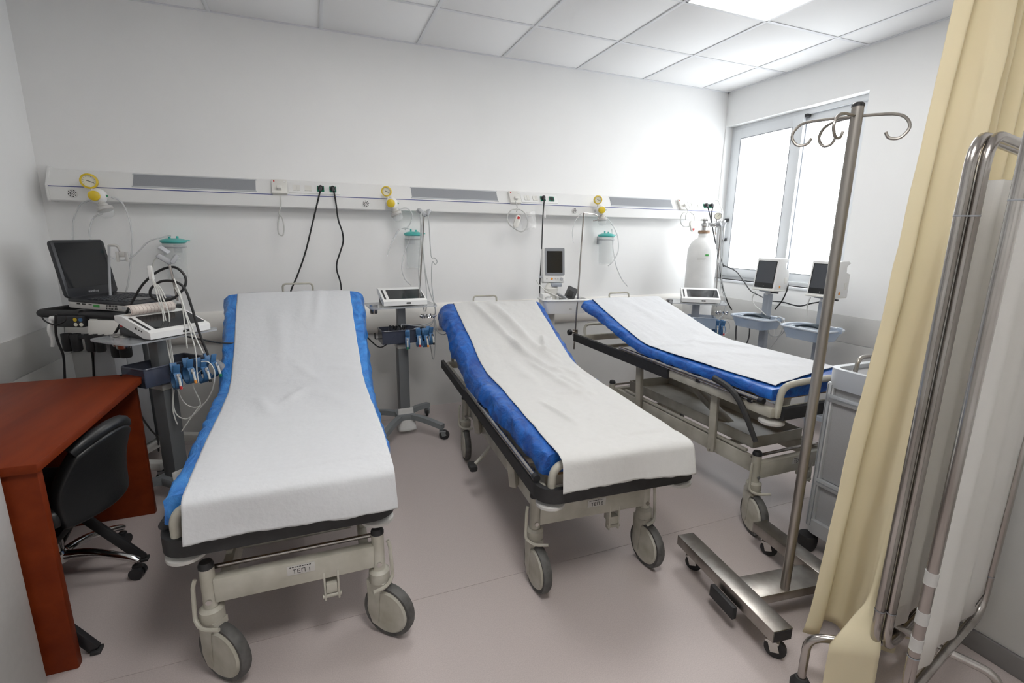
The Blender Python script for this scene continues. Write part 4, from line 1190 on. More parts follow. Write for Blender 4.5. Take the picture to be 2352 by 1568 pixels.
def electrocardiograph(loc, rz, label, paper=False, z=.94):
    t = thing('electrocardiograph', label, 'ECG machine', (loc[0], loc[1], z), rz, 'ECG machines')
    w_, d_ = .30, .255
    yb, yf = d_ / 2, -d_ / 2
    prof = [(yf, .006), (yf - .002, .036), (yf + .01, .042), (yb - .075, .098), (yb - .065, .103), (yb, .103), (yb, .075), (yb - .03, .070), (yf + .05, .004)]
    b = B().prism(prof, w_, MX, .004)
    b.done('case', 'white_plastic', t, 25)
    bp = [(yf + .06, .002), (yb - .01, .002), (yb - .008, .074), (yb - .03, .072), (yf + .07, .008)]
    B().prism(bp, w_ - .02, MX, .002).done('lower_case', 'black_plastic', t)
    sl = Vector((0, (yb - .075) - (yf + .01), .098 - .042)).normalized()
    nrm = Vector((0, -sl.z, sl.y))
    mid = Vector((0, (yb - .075 + yf + .01) / 2, (.098 + .042) / 2))
    S = frame_M(mid + nrm * .0005, (1, 0, 0), nrm)
    B().prism(rrect(.245, .150, .004, 3), .0024, S @ T(.018, .004, 0)).done('screen', 'screen_black', t)
    B().prism(rrect(.012, .150, .003, 3), .0024, S @ T(-.131, .004, 0)).done('slot', 'black_plastic', t)
    pb = B().prism(rrect(.034, .011, .005, 4), .002, T(.02, yf - .0015, .021) @ Rx(R(90))).done('power_button', 'ink', t)
    B().prism(rrect(.004, .004, .001, 2), .0026, T(.02, yf - .0017, .021) @ Rx(R(90))).done('power_led', 'white_plastic', pb)
    for k, (y, z_) in enumerate(((-.03, .052), (-.052, .046), (-.07, .040))):
        B().box((-w_ / 2 - .0008, y, z_), (.0018, .012 if k == 0 else .008, .010 if k == 0 else .005), .0004).done('port', 'ink', t)
    B().box((-w_ / 2 + .0095, yb - .03, .055), (.0015, .018, .018), .0004).done('side_switch', 'red', t)
    if paper:
        b = B()
        pts = [(yb - .03, .103)] + [(yb - .06 - .036 * math.sin(R(14 * k)), .126 - .024 * math.cos(R(14 * k))) for k in range(0, 16)]
        def f(u, v):
            i = v * (len(pts) - 1); i0 = min(int(i), len(pts) - 2); fr = i - i0
            y = pts[i0][0] * (1 - fr) + pts[i0 + 1][0] * fr
            z_ = pts[i0][1] * (1 - fr) + pts[i0 + 1][1] * fr
            return Vector((-.125 + .215 * u, y, z_ + .001))
        pp = b.grid(f, 4, 40).done('chart_paper', 'chart_paper', t, thick=.0008)
        b = B()
        for k in range(13):
            x = -.12 + k * .0172
            for j in range(3, 12):
                p0, p1 = pts[j], pts[j + 1]
                c_ = Vector((x, (p0[0] + p1[0]) / 2, (p0[1] + p1[1]) / 2))
                cen = Vector((x, yb - .06, .126))
                c_ = cen + (c_ - cen) * 1.05
                a = math.atan2(p1[1] - p0[1], p1[0] - p0[0])
                b.box(c_, (.001, .0072, .0005), 0, (a, 0, 0))
        b.done('chart_grid', 'chart_grid', pp)
    return t

def leads(t, keys, m='cable_white', r=.0024):
    for pts in keys:
        B().tube(pts, r, 6, sm=5).done('lead_wire', m, t, world=True)

# left cart
E1 = (-4.545, -1.0); A1 = R(46)
c1 = ecg_cart(E1, A1, 'beside the wooden desk', 'e1_arm', None, .915)
ec1 = electrocardiograph((-4.50, -1.02), A1, 'white ECG machine with a roll of printed chart paper', True, .920)
leads(ec1, W['e1_bundle'] + W['e1_leads'], 'cable_white', .0031)
jb = B().box((-4.525, -1.02, 1.225), (.022, .018, .07), .005).done('lead_junction', 'white_plastic', ec1, world=True)
B().box((-4.46, -1.01, 1.335), (.05, .035, .010), .004, (R(20), R(40), 0)).done('cable_clip', 'grey_plastic', ec1, world=True)
k = B().tube(W['e1_black'], .0062, 8, sm=6).done('probe_cable', 'cable_black')
tag(k, 'thick black probe cable looped above the left ECG machine', 'cable')
steel_cup((-4.662, -1.085, .868), 'small steel cup in the tray of the ECG cart beside the desk', .032)
steel_cup((-4.70, -1.02, .868), 'second small steel cup behind the first on the cart beside the desk', .028)
for q, (x, y, z, tp) in enumerate(((-4.455, -1.13, .70, 'red'), (-4.405, -1.10, .715, 'orange'), (-4.355, -1.07, .705, 'ink'), (-4.318, -1.04, .72, 'green'))):
    electrode_clamp((x, y, z), R(28 + 8 * q), ('blue limb electrode clamp with %s lead tip on the cart beside the desk' % {'red': 'red', 'orange': 'orange', 'ink': 'black', 'green': 'green'}[tp]), 'electrode clamps on the left ECG cart', tp)
kk = tag(B().tube(rounded_path([(-4.30, -1.0, .74), (-4.275, -1.02, .725), (-4.262, -1.03, .69)], .01), .022, 10).done('suction_bulb', 'mid_grey'), 'dark rubber suction bulb at the right end of the clamps beside the desk', 'bulb')

# middle cart
E2 = (-3.235, -.455); A2 = R(3)
c2 = ecg_cart(E2, A2, 'between the first and middle stretchers', 'e2_arm', None, .94)
ec2 = electrocardiograph((-3.222, -.45), A2, 'white ECG machine on the middle cart with a scratched black screen', False, .945)
leads(ec2, W['e2_leads'], 'cable_grey', .0036)
steel_cup((-3.425, -.52, .895), 'small steel cup in the tray of the middle ECG cart')
for q, (x, y, z, tp) in enumerate(((-3.215, -.60, .695, 'green'), (-3.14, -.60, .705, 'red'), (-3.095, -.60, .70, 'orange'), (-3.06, -.585, .71, 'ink'))):
    electrode_clamp((x, y, z), R(-12 + 10 * q), 'blue limb electrode clamp with %s lead tip on the middle ECG cart' % {'red': 'red', 'orange': 'orange', 'ink': 'black', 'green': 'green'}[tp], 'electrode clamps on the middle ECG cart', tp)
for q in range(5):
    o = B().lathe([(0, .016), (.010, .014), (.013, .004), (.009, -.004), (.014, -.012), (.012, -.014), (0, -.008)], T(-3.10 + q * .022, -.535 + .01 * (q % 2), .862) @ Ry(R(-60 + 30 * q)), 14).done('chest_electrode', 'chrome')
    tag(o, 'small chrome chest electrode bunched below the middle cart tray', 'electrode', 'chest electrodes of the middle cart')
b = B()
for q in range(6):
    b.tube([(-3.33 + .02 * q, -.52, .765), (-3.32 + .02 * q, -.50 - .01 * (q % 3), .80), (-3.29 + .015 * q, -.49, .775)], .004, 6, sm=5)
tag(b.done('coiled_cable', 'cable_black'), 'small coil of black cable in the middle cart basket', 'cable')

# right cart by the gas cylinder
E3 = (-.775, -.67); A3 = R(-36)
c3 = ecg_cart(E3, A3, 'in front of the white gas cylinder', 'e3_arm', None, .895, colour='column_blue', basket='basket_blue')
ec3 = electrocardiograph((-.765, -.69), A3, 'white ECG machine on the cart in front of the gas cylinder', False, .90)
leads(ec3, W['e3_leads'], 'cable_grey', .0038)
steel_cup((-.985, -.58, .853), 'small steel cup in the tray of the cart near the gas cylinder')
for q, (dx, tp) in enumerate(((-.055, 'label_grey'), (-.01, 'orange'), (.035, 'green'), (.08, 'red'))):
    p = Vector((-.70 + dx * .75, -.80 - dx * .62, .675))
    electrode_clamp(p, A3 + R(-4 + 4 * q), 'blue limb electrode clamp with %s lead tip on the cart near the gas cylinder' % {'red': 'red', 'orange': 'orange', 'label_grey': 'white', 'green': 'green'}[tp], 'electrode clamps on the right ECG cart', tp)
for q in range(4):
    o = B().lathe([(0, .016), (.010, .014), (.013, .004), (.009, -.004), (.014, -.012), (.012, -.014), (0, -.008)], T(-.585 + q * .022, -.72 - q * .015, .80) @ Ry(R(-50 + 30 * q)), 14).done('chest_electrode', 'chrome')
    tag(o, 'small chrome chest electrode hanging below the cart tray near the gas cylinder', 'electrode', 'chest electrodes of the right cart')

# ================================================================== gas cylinder
t = thing('gas_cylinder', 'tall white gas cylinder standing in the corner by the window', 'gas cylinder', (-.42, -.30, 0))
B().lathe([(0, 0), (.12, 0), (.13, .01), (.13, 1.28)] + [(.13 * math.cos(R(a)) ** .8 if a < 75 else .045, 1.28 + .155 * math.sin(R(a))) for a in (10, 20, 30, 40, 50, 60, 70)] + [(.048, 1.432), (.045, 1.47), (0, 1.47)], None, 40).done('vessel', 'o2_white', t)
B().lathe([(.05, 1.468), (.052, 1.474), (.052, 1.492), (.048, 1.496), (0, 1.496)], None, 24).done('collar_ring', 'rust', t)
b = B()
b.lathe([(.026, 1.49), (.024, 1.53), (.032, 1.535), (.032, 1.56), (.016, 1.565), (.016, 1.58)], None, 16)
b.cyl((0, 0, 1.548), (.085, -.03, 1.548), .018, n=12)
b.cyl((.03, -.012, 1.548), (.045, -.018, 1.548), .022, n=8)
b.done('valve', 'chrome', t)
B().lathe([(0, 1.580), (.038, 1.580), (.043, 1.59), (.038, 1.600), (0, 1.602)], None, 20).done('hand_wheel', 'steel', t)
b = B()
b.sphere((.105, -.035, 1.545), .024, 14)
b.cyl((.105, -.035, 1.55), (.105, -.035, 1.60), .007, n=8)
b.cyl((.105, -.035, 1.545), (.14, -.06, 1.53), .012, n=10)
b.cyl((.105, -.035, 1.53), (.095, -.05, 1.46), .007, n=8)
b.done('pressure_regulator', 'chrome', t)
GM = frame_M((.105, -.045, 1.625), (1, -.7, 0), (-.7, -.75, 0))
gg = B().lathe([(0, -.014), (.032, -.014), (.033, .008), (.028, .010), (.028, .006)], GM, 24).done('gauge', 'chrome', t)
B().lathe([(.028, .006), (0, .006)], GM, 20).done('dial', 'dial_white', gg)
b = B()
b.box(GM @ Vector((.004, .006, .008)), (.028, .002, .0006), 0, GM.to_3x3().to_4x4() @ Rz(R(50)))
b.done('needle', 'ink', gg)
b = B()
a0 = math.atan2(-.75, -.7)
for j in range(3):
    for k2 in range(7 - j):
        a = a0 - .25 + k2 * .085
        b.box((.1302 * math.cos(a), .1302 * math.sin(a), 1.245 - j * .012), (.0008, .008, .003), 0, (0, 0, a))
b.done('stencil_marks', 'label_grey', t)
a = a0 + .35
B().box((.1305 * math.cos(a), .1305 * math.sin(a), 1.275), (.001, .03, .018), .0003, (0, 0, a)).done('sticker', 'led_green', t)

# ================================================================== laptop style scanner on its trolley
UA = R(-24)
fd = Vector((math.cos(UA), math.sin(UA), 0)); sd = Vector((-math.sin(UA), math.cos(UA), 0))
A0 = Vector((-5.045, -.61, 0))
ctr = A0 + fd * .19 + sd * .18
UR = math.atan2(fd.y, fd.x) + PI / 2          # local -y is the front
u = thing('ultrasound_scanner', 'black laptop style scanner with its dark screen open', 'scanner', (ctr.x, ctr.y, 1.0), 0, rot=(R(3.5), 0, UR))
B().prism(rrect(.335, .37, .02, 4), .034, T(0, 0, .022), .004).done('lower_case', 'label_grey', u)
kb_ = B().prism(rrect(.337, .372, .02, 4), .018, T(0, 0, .046), .004).done('upper_case', 'laptop_black', u)
km = None
for r_ in range(7):
    for c_ in range(12):
        x, y = -.137 + c_ * .0248, .075 - r_ * .033
        if 3 <= c_ <= 7 and r_ >= 4:
            continue
        if km is None:
            km = B().box((0, 0, 0), (.0195, .024, .006), .0025).done('key', 'keys', kb_)
            o = km
        else:
            o = bpy.data.objects.new('key', km.data); COL.objects.link(o); o.parent = kb_
        o.location = (x, y, .057)
B().prism(rrect(.125, .075, .006, 3), .003, T(.0, -.10, .056)).done('touch_pad', 'screen_black', kb_)
B().lathe([(.022, 0), (.022, .006), (.018, .008), (0, .010)], T(.13, -.145, .055), 20).done('dial_knob', 'mid_grey', kb_)
# left side ports
for y, w2, h2 in ((.12, .02, .008), (.09, .02, .008), (.055, .018, .006)):
    B().box((-.168, y, .031), (.002, w2, h2), .0008).done('port', 'ink', u)
B().box((-.169, .02, .026), (.003, .034, .014), .005).done('green_port', 'led_green', u)
vb = B()
for i in range(8):
    for j in range(2):
        vb.box((-.1678, -.035 - i * .008, .017 + j * .014), (.0016, .0045, .010))
vb.done('vent', 'ink', u)
B().box((-.1678, -.13, .026), (.0012, .02, .012)).done('rating_label', 'grey_plastic', u)
# lid
LM = T(0, .178, .05) @ Rx(R(-12))
ld = B().prism(rrect(.325, .310, .018, 5), .020, LM @ T(0, .01, .16) @ Rx(R(90)), .003).done('lid', 'laptop_black', u)
B().prism(rrect(.288, .245, .004, 2), .002, LM @ T(0, -.0005, .178) @ Rx(R(90))).done('display', 'screen_black', ld)
lettering('lettering', 'mindray', .020, LM @ T(0, -.0012, .028) @ Rx(R(90)), 'lettering_grey', ld, .0003)

ut = thing('scanner_trolley', 'scanner trolley with black handle and probe holders behind the desk', 'cart', (ctr.x, ctr.y, 0), UR)
B().box((0, .0, .978), (.40, .40, .036), .012).done('deck', 'black_plastic', ut)
B().tube(rounded_path([(-.18, .10, .985), (-.205, .335, .985), (.13, .335, .985), (.15, .15, .985)], .07, 6), .021, 12).done('handle', 'black_rubber', ut)
pod = B().box((-.200, .135, .948), (.05, .15, .062), .008).done('handle_pod', 'black_plastic', ut)
for dy, dz, m_ in ((.012, .012, 'yellow'), (-.018, .012, 'clamp_blue'), (.012, -.014, 'dial_white'), (-.018, -.014, 'dial_white')):
    B().lathe([(0, .0015), (.010, .0015), (.010, -.002)], frame_M((-.2256, .085 + dy, .948 + dz), (0, 1, 0), (-1, 0, 0)), 14).done('warning_symbol', m_, pod)
B().box((-.198, -.055, .912), (.03, .21, .085), .006, (0, R(14), 0)).done('storage_bin', 'offwhite_plastic', ut)
hb = B().box((-.215, .0, .868), (.055, .36, .020), .006).done('holder_bar', 'black_plastic', ut)
for k2, y in enumerate((.155, .105, .025, -.025, -.115, -.16)):
    big = k2 >= 4
    r_ = .029 if big else .024
    B().lathe([(r_, .885), (r_, .80 if not big else .775), (r_ * .8, .79 if not big else .762), (r_ * .66, .80 if not big else .775), (r_ * .8, .885)], T(-.232, y, 0), 18).done('probe_holder', 'black_rubber', ut)
B().box((.0, .06, .56), (.13, .15, .80), .02).done('pedestal', 'grey_plastic', ut)
B().box((-.10, .06, .60), (.09, .14, .50), .02).done('side_box', 'grey_plastic', ut)
B().box((.15, .05, .48), (.16, .16, .60), .01).done('battery_box', 'column_grey', ut)
bb_ = B()
for sx in (-1, 1):
    bb_.box((sx * .20, 0, .12), (.06, .50, .05), .015)
bb_.box((0, .05, .12), (.42, .12, .05), .012)
bb_.done('trolley_base', 'offwhite_plastic', ut)
for sx in (-1, 1):
    for sy in (-1, 1):
        small_caster(ut, sx * .20, sy * .22, R(-70), .045, 'grey_plastic', .10)
B().tube(W['us_cord'], .006, 8, sm=5).done('mains_cable', 'cable_black', ut, world=True)
B().tube(W['us_cord2'], .006, 8, sm=5).done('mains_cable', 'cable_black', ut, world=True)
B().tube(W['us_loop'], .004, 8, sm=5).done('pod_cable', 'cable_black', ut, world=True)
B().cyl((-.205, .205, .962), (-.212, .245, .960), .019, .014, n=12).done('gel_tip', 'white_plastic', ut)
B().tube([(-.212, .24, .955), (-.225, .25, .90), (-.222, .245, .85), (-.226, .25, .81)], lambda t: .012 - .004 * t, 8, sm=4).done('gel_strap', 'white_plastic', ut)
tag(B().tube(W['us_floorcord'], .005, 8, sm=5).done('floor_cable', 'cable_black'), 'black cable trailing to the floor behind the desk', 'cable')
# gooseneck with clip beside the scanner
gp = thing('cable_hanger', 'slim metal cable hanger with clip beside the scanner screen', 'hanger', (-4.875, -.5, 1.02))
B().tube([(0, 0, 0), (.015, 0, .16), (.035, 0, .325)], .0065, 8, sm=3).done('rod', 'grey_plastic', gp)
B().tube(rounded_path([(.035, 0, .325), (.075, -.005, .325), (.085, -.005, .29)], .015), .007, 8).done('rod_arm', 'label_grey', gp)
b = B()
for sx in (-1, 1):
    b.box((.09 + sx * .021, -.005, .262), (.014, .016, .055), .003)
b.box((.09, -.005, .275), (.030, .014, .03), .003)
b.done('clip', 'label_grey', gp)

# ================================================================== vital signs monitor on the white stand
NA = R(-10)
nb = (-2.035, -.42)
st = thing('monitor_stand', 'white monitor stand with a deep white basket between two stretchers', 'stand', (nb[0], nb[1], 0), NA)
B().lathe([(.036, .09), (.036, .80), (.050, .98), (.058, 1.02), (.030, 1.06), (0, 1.06)], None, 24).done('column', 'offwhite_plastic', st)
for k2 in range(5):
    a = R(90 + 72 * k2)
    e = Vector((math.cos(a) * .24, math.sin(a) * .24, .085))
    lg = B().sweep([(0, 0, .11), e * .5 + Vector((0, 0, .06)), e], [(-.022, -.015), (.022, -.015), (.018, .015), (-.018, .015)]).done('leg', 'offwhite_plastic', st)
    small_caster(st, e.x * .93, e.y * .93, a, .035)
B().box((.03, -.03, 1.05), (.085, .06, .028), .006).done('mount', 'column_blue', st)
b = B()
bw, bd, bz0, bz1 = .37, .20, .835, .94
bx = .085
def basket_loop(w_, d_, z, r):
    return [Vector((bx + x, -.06 + y, z)) for x, y in rrect(w_, d_, r, 5)]
lo, hi, hi2, lo2 = basket_loop(bw - .04, bd - .03, bz0, .03), basket_loop(bw, bd, bz1, .035), basket_loop(bw - .02, bd - .02, bz1, .03), basket_loop(bw - .055, bd - .045, bz0 + .008, .025)
loops = [lo, hi, hi2, lo2]
vv = [[b.bm.verts.new(p) for p in l] for l in loops]
n_ = len(lo)
for q in range(3):
    for k2 in range(n_):
        b.bm.faces.new((vv[q][k2], vv[q][(k2 + 1) % n_], vv[q + 1][(k2 + 1) % n_], vv[q + 1][k2]))
b.bm.faces.new(vv[0]); b.bm.faces.new(vv[3])
b.done('basket', 'white_plastic', st)
B().tube(basket_loop(bw, bd, bz1, .035), .008, 8, closed=True).done('basket_rim', 'white_plastic', st)
B().box((-.065, -.05, .92), (.06, .12, .13), .012).done('side_holder', 'white_plastic', st)
ch = B().lathe([(.020, .0), (.026, .0), (.026, .045), (.020, .045)], T(-.055, -.13, .92), 18).done('cup_ring', 'white_plastic', st)
B().lathe([(0, .04), (.020, .044), (.020, .0), (0, 0)], T(-.055, -.13, .922), 16).done('cup_liner', 'black_plastic', ch)
B().box((.115, -.168, .875), (.02, .002, .014), .0005).done('warning_label', 'label_grey', st)
m = thing('vital_signs_monitor', 'upright vital signs monitor with a dark portrait screen on the white stand', 'monitor', (nb[0] + .022, nb[1], 1.055), 0, rot=(R(-9), 0, NA + R(-3)))
m.scale = (1.08, 1.08, 1.08)
B().prism(rrect(.165, .255, .012, 4), .075, T(0, .02, .135) @ Rx(R(90)), .010).done('case', 'white_plastic', m)
B().prism(rrect(.150, .200, .008, 4), .004, T(.004, -.019, .160) @ Rx(R(90))).done('bezel', 'mid_grey', m)
B().prism(rrect(.116, .158, .003, 3), .003, T(.004, -.0205, .158) @ Rx(R(90))).done('screen', 'screen_black', m)
B().lathe([(0, .003), (.008, .003), (.008, 0)], frame_M((-.018, -.0185, .035), (1, 0, 0), (0, -1, 0)), 14).done('start_button', 'orange', m)
B().lathe([(0, .008), (.011, .008), (.012, 0)], frame_M((.055, -.0185, .033), (1, 0, 0), (0, -1, 0)), 16).done('dial_knob', 'grey_plastic', m)
for x in (-.055, .01, .028):
    B().box((x, -.0195, .035), (.010, .003, .008), .001).done('button', 'label_grey', m)
B().box((-.085, .0, .05), (.05, .02, .018), .004).done('side_connector', 'grey_plastic', m)
B().tube(W['nibp_w'], .004, 8, sm=5).done('air_hose', 'cable_white', m, world=True)
CF = thing('blood_pressure_cuff', 'dark folded blood pressure cuff standing in the white basket', 'cuff', (nb[0] + .11, nb[1] - .06, .85), R(-20))
B().box((.035, -.005, .135), (.085, .016, .10), .010, (R(-14), R(24), 0)).done('flap', 'cuff_grey', CF)
B().box((.028, -.018, .130), (.045, .006, .055), .003, (R(-14), R(24), 0)).done('patch', 'ink', CF)
for q in range(3):
    B().box((-.045 + q * .012, -.02 - q * .006, .10 - q * .006), (.012, .075, .075), .004, (R(6), R(-32), R(20))).done('inner_flap', 'grey_plastic', CF)
B().box((.03, .0, .075), (.17, .10, .014), .006).done('base_fold', 'cuff_grey', CF)

# ================================================================== two monitors on stands under the window
def smoked_basket(par, z, cx, cy, w_, d_, h_, m_):
    b = B()
    def loop(w2, d2, z2, r):
        return [Vector((cx + x, cy + y * (1 if y > 0 else 1.0), z2)) for x, y in rrect(w2, d2, r, 6)]
    ls = [loop(w_ * .72, d_ * .78, z - h_, .03), loop(w_ * .86, d_ * .9, z - h_ * .45, .05), loop(w_, d_, z, .07), loop(w_ * .93, d_ * .90, z, .06), loop(w_ * .70, d_ * .74, z - h_ + .006, .03)]
    vv = [[b.bm.verts.new(p) for p in l] for l in ls]
    n2 = len(ls[0])
    for q in range(4):
        for k in range(n2):
            b.bm.faces.new((vv[q][k], vv[q][(k + 1) % n2], vv[q + 1][(k + 1) % n2], vv[q + 1][k]))
    b.bm.faces.new(vv[0]); b.bm.faces.new(vv[4])
    o = b.done('basket', m_, par)
    B().tube(loop(w_, d_, z, .07), .009, 8, closed=True).done('basket_rim', 'rim_pale', o)
    b = B()
    b.sweep([(cx - w_ * .40, cy - d_ * .15, z), (cx - w_ * .15, cy - d_ * .20, z), (cx + w_ * .15, cy - d_ * .20, z), (cx + w_ * .40, cy - d_ * .15, z)], [(-.012, -.004), (.012, -.004), (.012, .004), (-.012, .004)])
    b.done('basket_bar', 'rim_pale', o)
    B().box((cx + w_ * .52, cy + .02, z + .008), (.03, .025, .045), .006).done('basket_hook', m_, o)
    return o

def window_monitor(loc, zc, label_s, label_m, label_c, extra):
    RZ = R(-88)
    s = thing('monitor_stand', label_s, 'stand', (loc[0], loc[1], 0), RZ, 'monitor stands under the window')
    B().prism(rrect(.062, .050, .012, 4), zc - .14, T(0, .0, (zc - .14) / 2 + .1)).done('column', 'column_blue', s)
    B().lathe([(.030, zc - .045), (.030, zc - .02), (.022, zc - .015)], None, 18).done('neck', 'white_plastic', s)
    B().box((0, 0, zc - .012), (.10, .11, .016), .004).done('mount_plate', 'column_blue', s)
    B().cyl((.06, -.05, zc - .018), (.125, -.05, zc - .018), .007, n=10).done('lock_lever', 'black_plastic', s)
    hub = B().box((0, 0, .11), (.11, .11, .05), .015).done('base_hub', 'column_blue', s)
    for k in range(5):
        a = R(90 + 72 * k)
        e = Vector((math.cos(a) * .25, math.sin(a) * .25, .09))
        B().sweep([(0, 0, .11), e * .5 + Vector((0, 0, .06)), e], [(-.022, -.015), (.022, -.015), (.018, .015), (-.018, .015)]).done('leg', 'column_blue', s)
        small_caster(s, e.x * .93, e.y * .93, a, .036)
    bk = smoked_basket(s, .80, 0, -.10, .36, .26, .085, 'basket_blue')
    m_ = thing('patient_monitor', label_m, 'monitor', (loc[0], loc[1], zc), RZ, 'patient monitors under the window')
    # wedge shaped case
    side = [(-.072, .0), (-.045, .245), (-.02, .250), (.05, .250), (.075, .235), (.06, .225), (.03, .215), (.035, .165), (.085, .160), (.085, .0)]
    B().prism(side, .20, MX, .004).done('case', 'white_plastic', m_, 25)
    d = Vector((0, .027, .245)).normalized(); nr = Vector((0, -d.z, d.y))
    S = frame_M(Vector((0, -.0585, .1225)) + nr * .001, (1, 0, 0), nr)
    B().prism(rrect(.172, .215, .005, 3), .003, S @ T(0, -.002, 0)).done('screen', 'screen_black', m_)
    B().prism(rrect(.158, .170, .003, 3), .002, S @ T(0, .016, .0012)).done('display', 'display_reflection_grey', m_)
    B().prism(rrect(.008, .004, .001, 2), .002, S @ T(0, -.095, .001)).done('mark', 'label_grey', m_)
    B().box((0, .0, -.004), (.205, .16, .012), .004).done('foot_rail', 'offwhite_plastic', m_)
    B().box((.101, .05, .075), (.003, .03, .05), .002).done('side_port', 'offwhite_plastic', m_)
    B().box((.101, -.01, .025), (.002, .016, .018), .001).done('side_label', 'orange', m_)
    for q, (key, mm, rr) in enumerate(extra):
        B().tube(W[key], rr, 8, sm=5).done('sensor_cable', mm, m_, world=True)
    cu = thing('cuff_roll', label_c, 'cuff', (loc[0] - .10, loc[1] + .0, .745), RZ + R(15), 'cuffs lying in the smoked baskets')
    b = B()
    for q in range(3):
        b.grid(lambda u_, v_, q=q: Vector((-.09 + .18 * u_, -.05 + .10 * v_, .02 + q * .014 + .02 * math.sin(u_ * PI) + .008 * math.sin(v_ * 5 + q))), 8, 6)
    b.done('wrap', 'cuff', cu, thick=.010)
    return s
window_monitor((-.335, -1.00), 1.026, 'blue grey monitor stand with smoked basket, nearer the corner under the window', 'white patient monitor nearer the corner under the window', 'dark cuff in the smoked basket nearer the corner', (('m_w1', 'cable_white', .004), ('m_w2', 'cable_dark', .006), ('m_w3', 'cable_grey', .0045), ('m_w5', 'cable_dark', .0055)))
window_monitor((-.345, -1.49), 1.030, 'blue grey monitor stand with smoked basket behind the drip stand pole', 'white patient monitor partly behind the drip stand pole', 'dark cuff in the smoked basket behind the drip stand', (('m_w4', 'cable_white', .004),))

# thin infusion rod clamped on the far stretcher
ir = thing('infusion_rod', 'thin steel infusion rod clamped to the head of the far stretcher', 'rod', (-1.905, -.60, .55))
B().tube([(0, 0, 0), (.018, 0, .52), (.038, 0, 1.05)], .0065, 10).done('rod', 'chrome_worn', ir)
B().tube(rounded_path([(.038, 0, 1.05), (.12, -.01, 1.045), (.155, -.02, 1.03), (.15, -.025, 1.0), (.11, -.02, .995)], .025, 6), .004, 8).done('hook', 'chrome_worn', ir)
B().box((.005, 0, .13), (.03, .04, .06), .005).done('clamp', 'chrome_worn', ir)
B().lathe([(0, -.012), (.022, -.012), (.024, 0), (.022, .012), (0, .012)], T(-.05, -.01, .14) @ Ry(R(90)), 10).done('clamp_knob', 'black_plastic', ir)
B().cyl((-.04, -.01, .14), (.0, 0, .14), .006, n=8).done('clamp_screw', 'chrome_worn', ir)

for pts, lab in ((((-3.52, -.60, .80), (-3.46, -.58, .72), (-3.40, -.56, .665), (-3.34, -.55, .69), (-3.29, -.54, .735)), 'black cable sagging between the first stretcher and the middle ECG cart'),
                 (((-4.42, -1.02, .90), (-4.35, -.95, .86), (-4.28, -.90, .83), (-4.18, -.86, .81)), 'black cable running from the left ECG cart behind the first stretcher')):
    tag(B().tube(pts, .0045, 8, sm=6).done('black_cable', 'cable_black'), lab, 'cable')
# ================================================================== desk and chairs
dk = thing('desk', 'reddish brown wooden desk against the left wall', 'desk', (-4.93, -1.62, 0))
def dspan(b, a, c, bev=.002):
    o = Vector((-4.93, -1.62, 0))
    return b.span(Vector(a) - o, Vector(c) - o, bev)
dspan(B(), (-5.28, -2.145, .712), (-4.580, -1.095, .742), .004).done('desktop', 'wood_cherry', dk)
dspan(B(), (-5.27, -2.130, 0), (-4.590, -2.100, .712), .003).done('end_panel', 'wood_cherry', dk)
dspan(B(), (-5.27, -1.135, 0), (-4.625, -1.105, .712), .003).done('end_panel', 'wood_cherry', dk)
dspan(B(), (-5.20, -2.10, .20), (-5.18, -1.135, .712), .002).done('modesty_panel', 'wood_cherry', dk)

ch = thing('office_chair', 'black leather office chair with a chrome star base tucked at the desk', 'chair', (-4.82, -1.62, 0), R(74))
# local -y is the back of the chair
for k in range(5):
    a = R(-85 - 72 + 72 * k)
    d = Vector((math.cos(a), math.sin(a), 0))
    pts = [d * .02 + Vector((0, 0, .135)), d * .12 + Vector((0, 0, .135)), d * .24 + Vector((0, 0, .10)), d * .285 + Vector((0, 0, .078))]
    lg = B().tube(pts, lambda t: .020 - .008 * t, 10, sm=4).done('leg', 'chrome', ch)
    e = d * .275
    for s in (-1, 1):
        nn = Vector((-d.y, d.x, 0))
        c_ = e + nn * (s * .014) + Vector((0, 0, .026))
        B().cyl(c_ - nn * .009, c_ + nn * .009, .026, n=18).done('castor', 'black_plastic', lg)
    B().box(e + Vector((0, 0, .048)), (.03, .03, .03), .008).done('castor_hood', 'black_plastic', lg)
B().cyl((0, 0, .12), (0, 0, .30), .026, n=18).done('gas_lift', 'chrome', ch)
B().lathe([(.034, .11), (.036, .15), (.028, .16)], None, 20).done('hub', 'chrome', ch)
B().box((0, .0, .335), (.18, .22, .04), .012).done('mechanism', 'black_plastic', ch)
B().box((0, .0, .40), (.40, .38, .08), .035, None, 4).done('seat', 'chair_leather', ch)
b = B()
def bk(u_, v_):
    x = (-.175 + .35 * u_)
    wv = 1 - .25 * abs(v_ - .4) ** 2 * 2
    x *= wv
    y = -.225 + .05 * (2 * u_ - 1) ** 2 - .06 * v_ + .03 * math.sin(v_ * PI)
    z = .35 + .33 * v_ - .05 * (2 * u_ - 1) ** 2 * v_
    return Vector((x, y, z))
b.grid(bk, 16, 14)
o = b.done('backrest', 'chair_leather', ch, 80, thick=.05)
bv = o.modifiers.new('round', 'BEVEL'); bv.width = .018; bv.segments = 3
B().tube([bk(i / 16, 1.0) + Vector((0, 0, .012)) for i in range(17)], .024, 10).done('back_roll', 'chair_leather', ch)
B().bar((0, .03, .325), (0, -.24, .40), .05, .018, .004).done('back_bracket', 'black_plastic', ch)

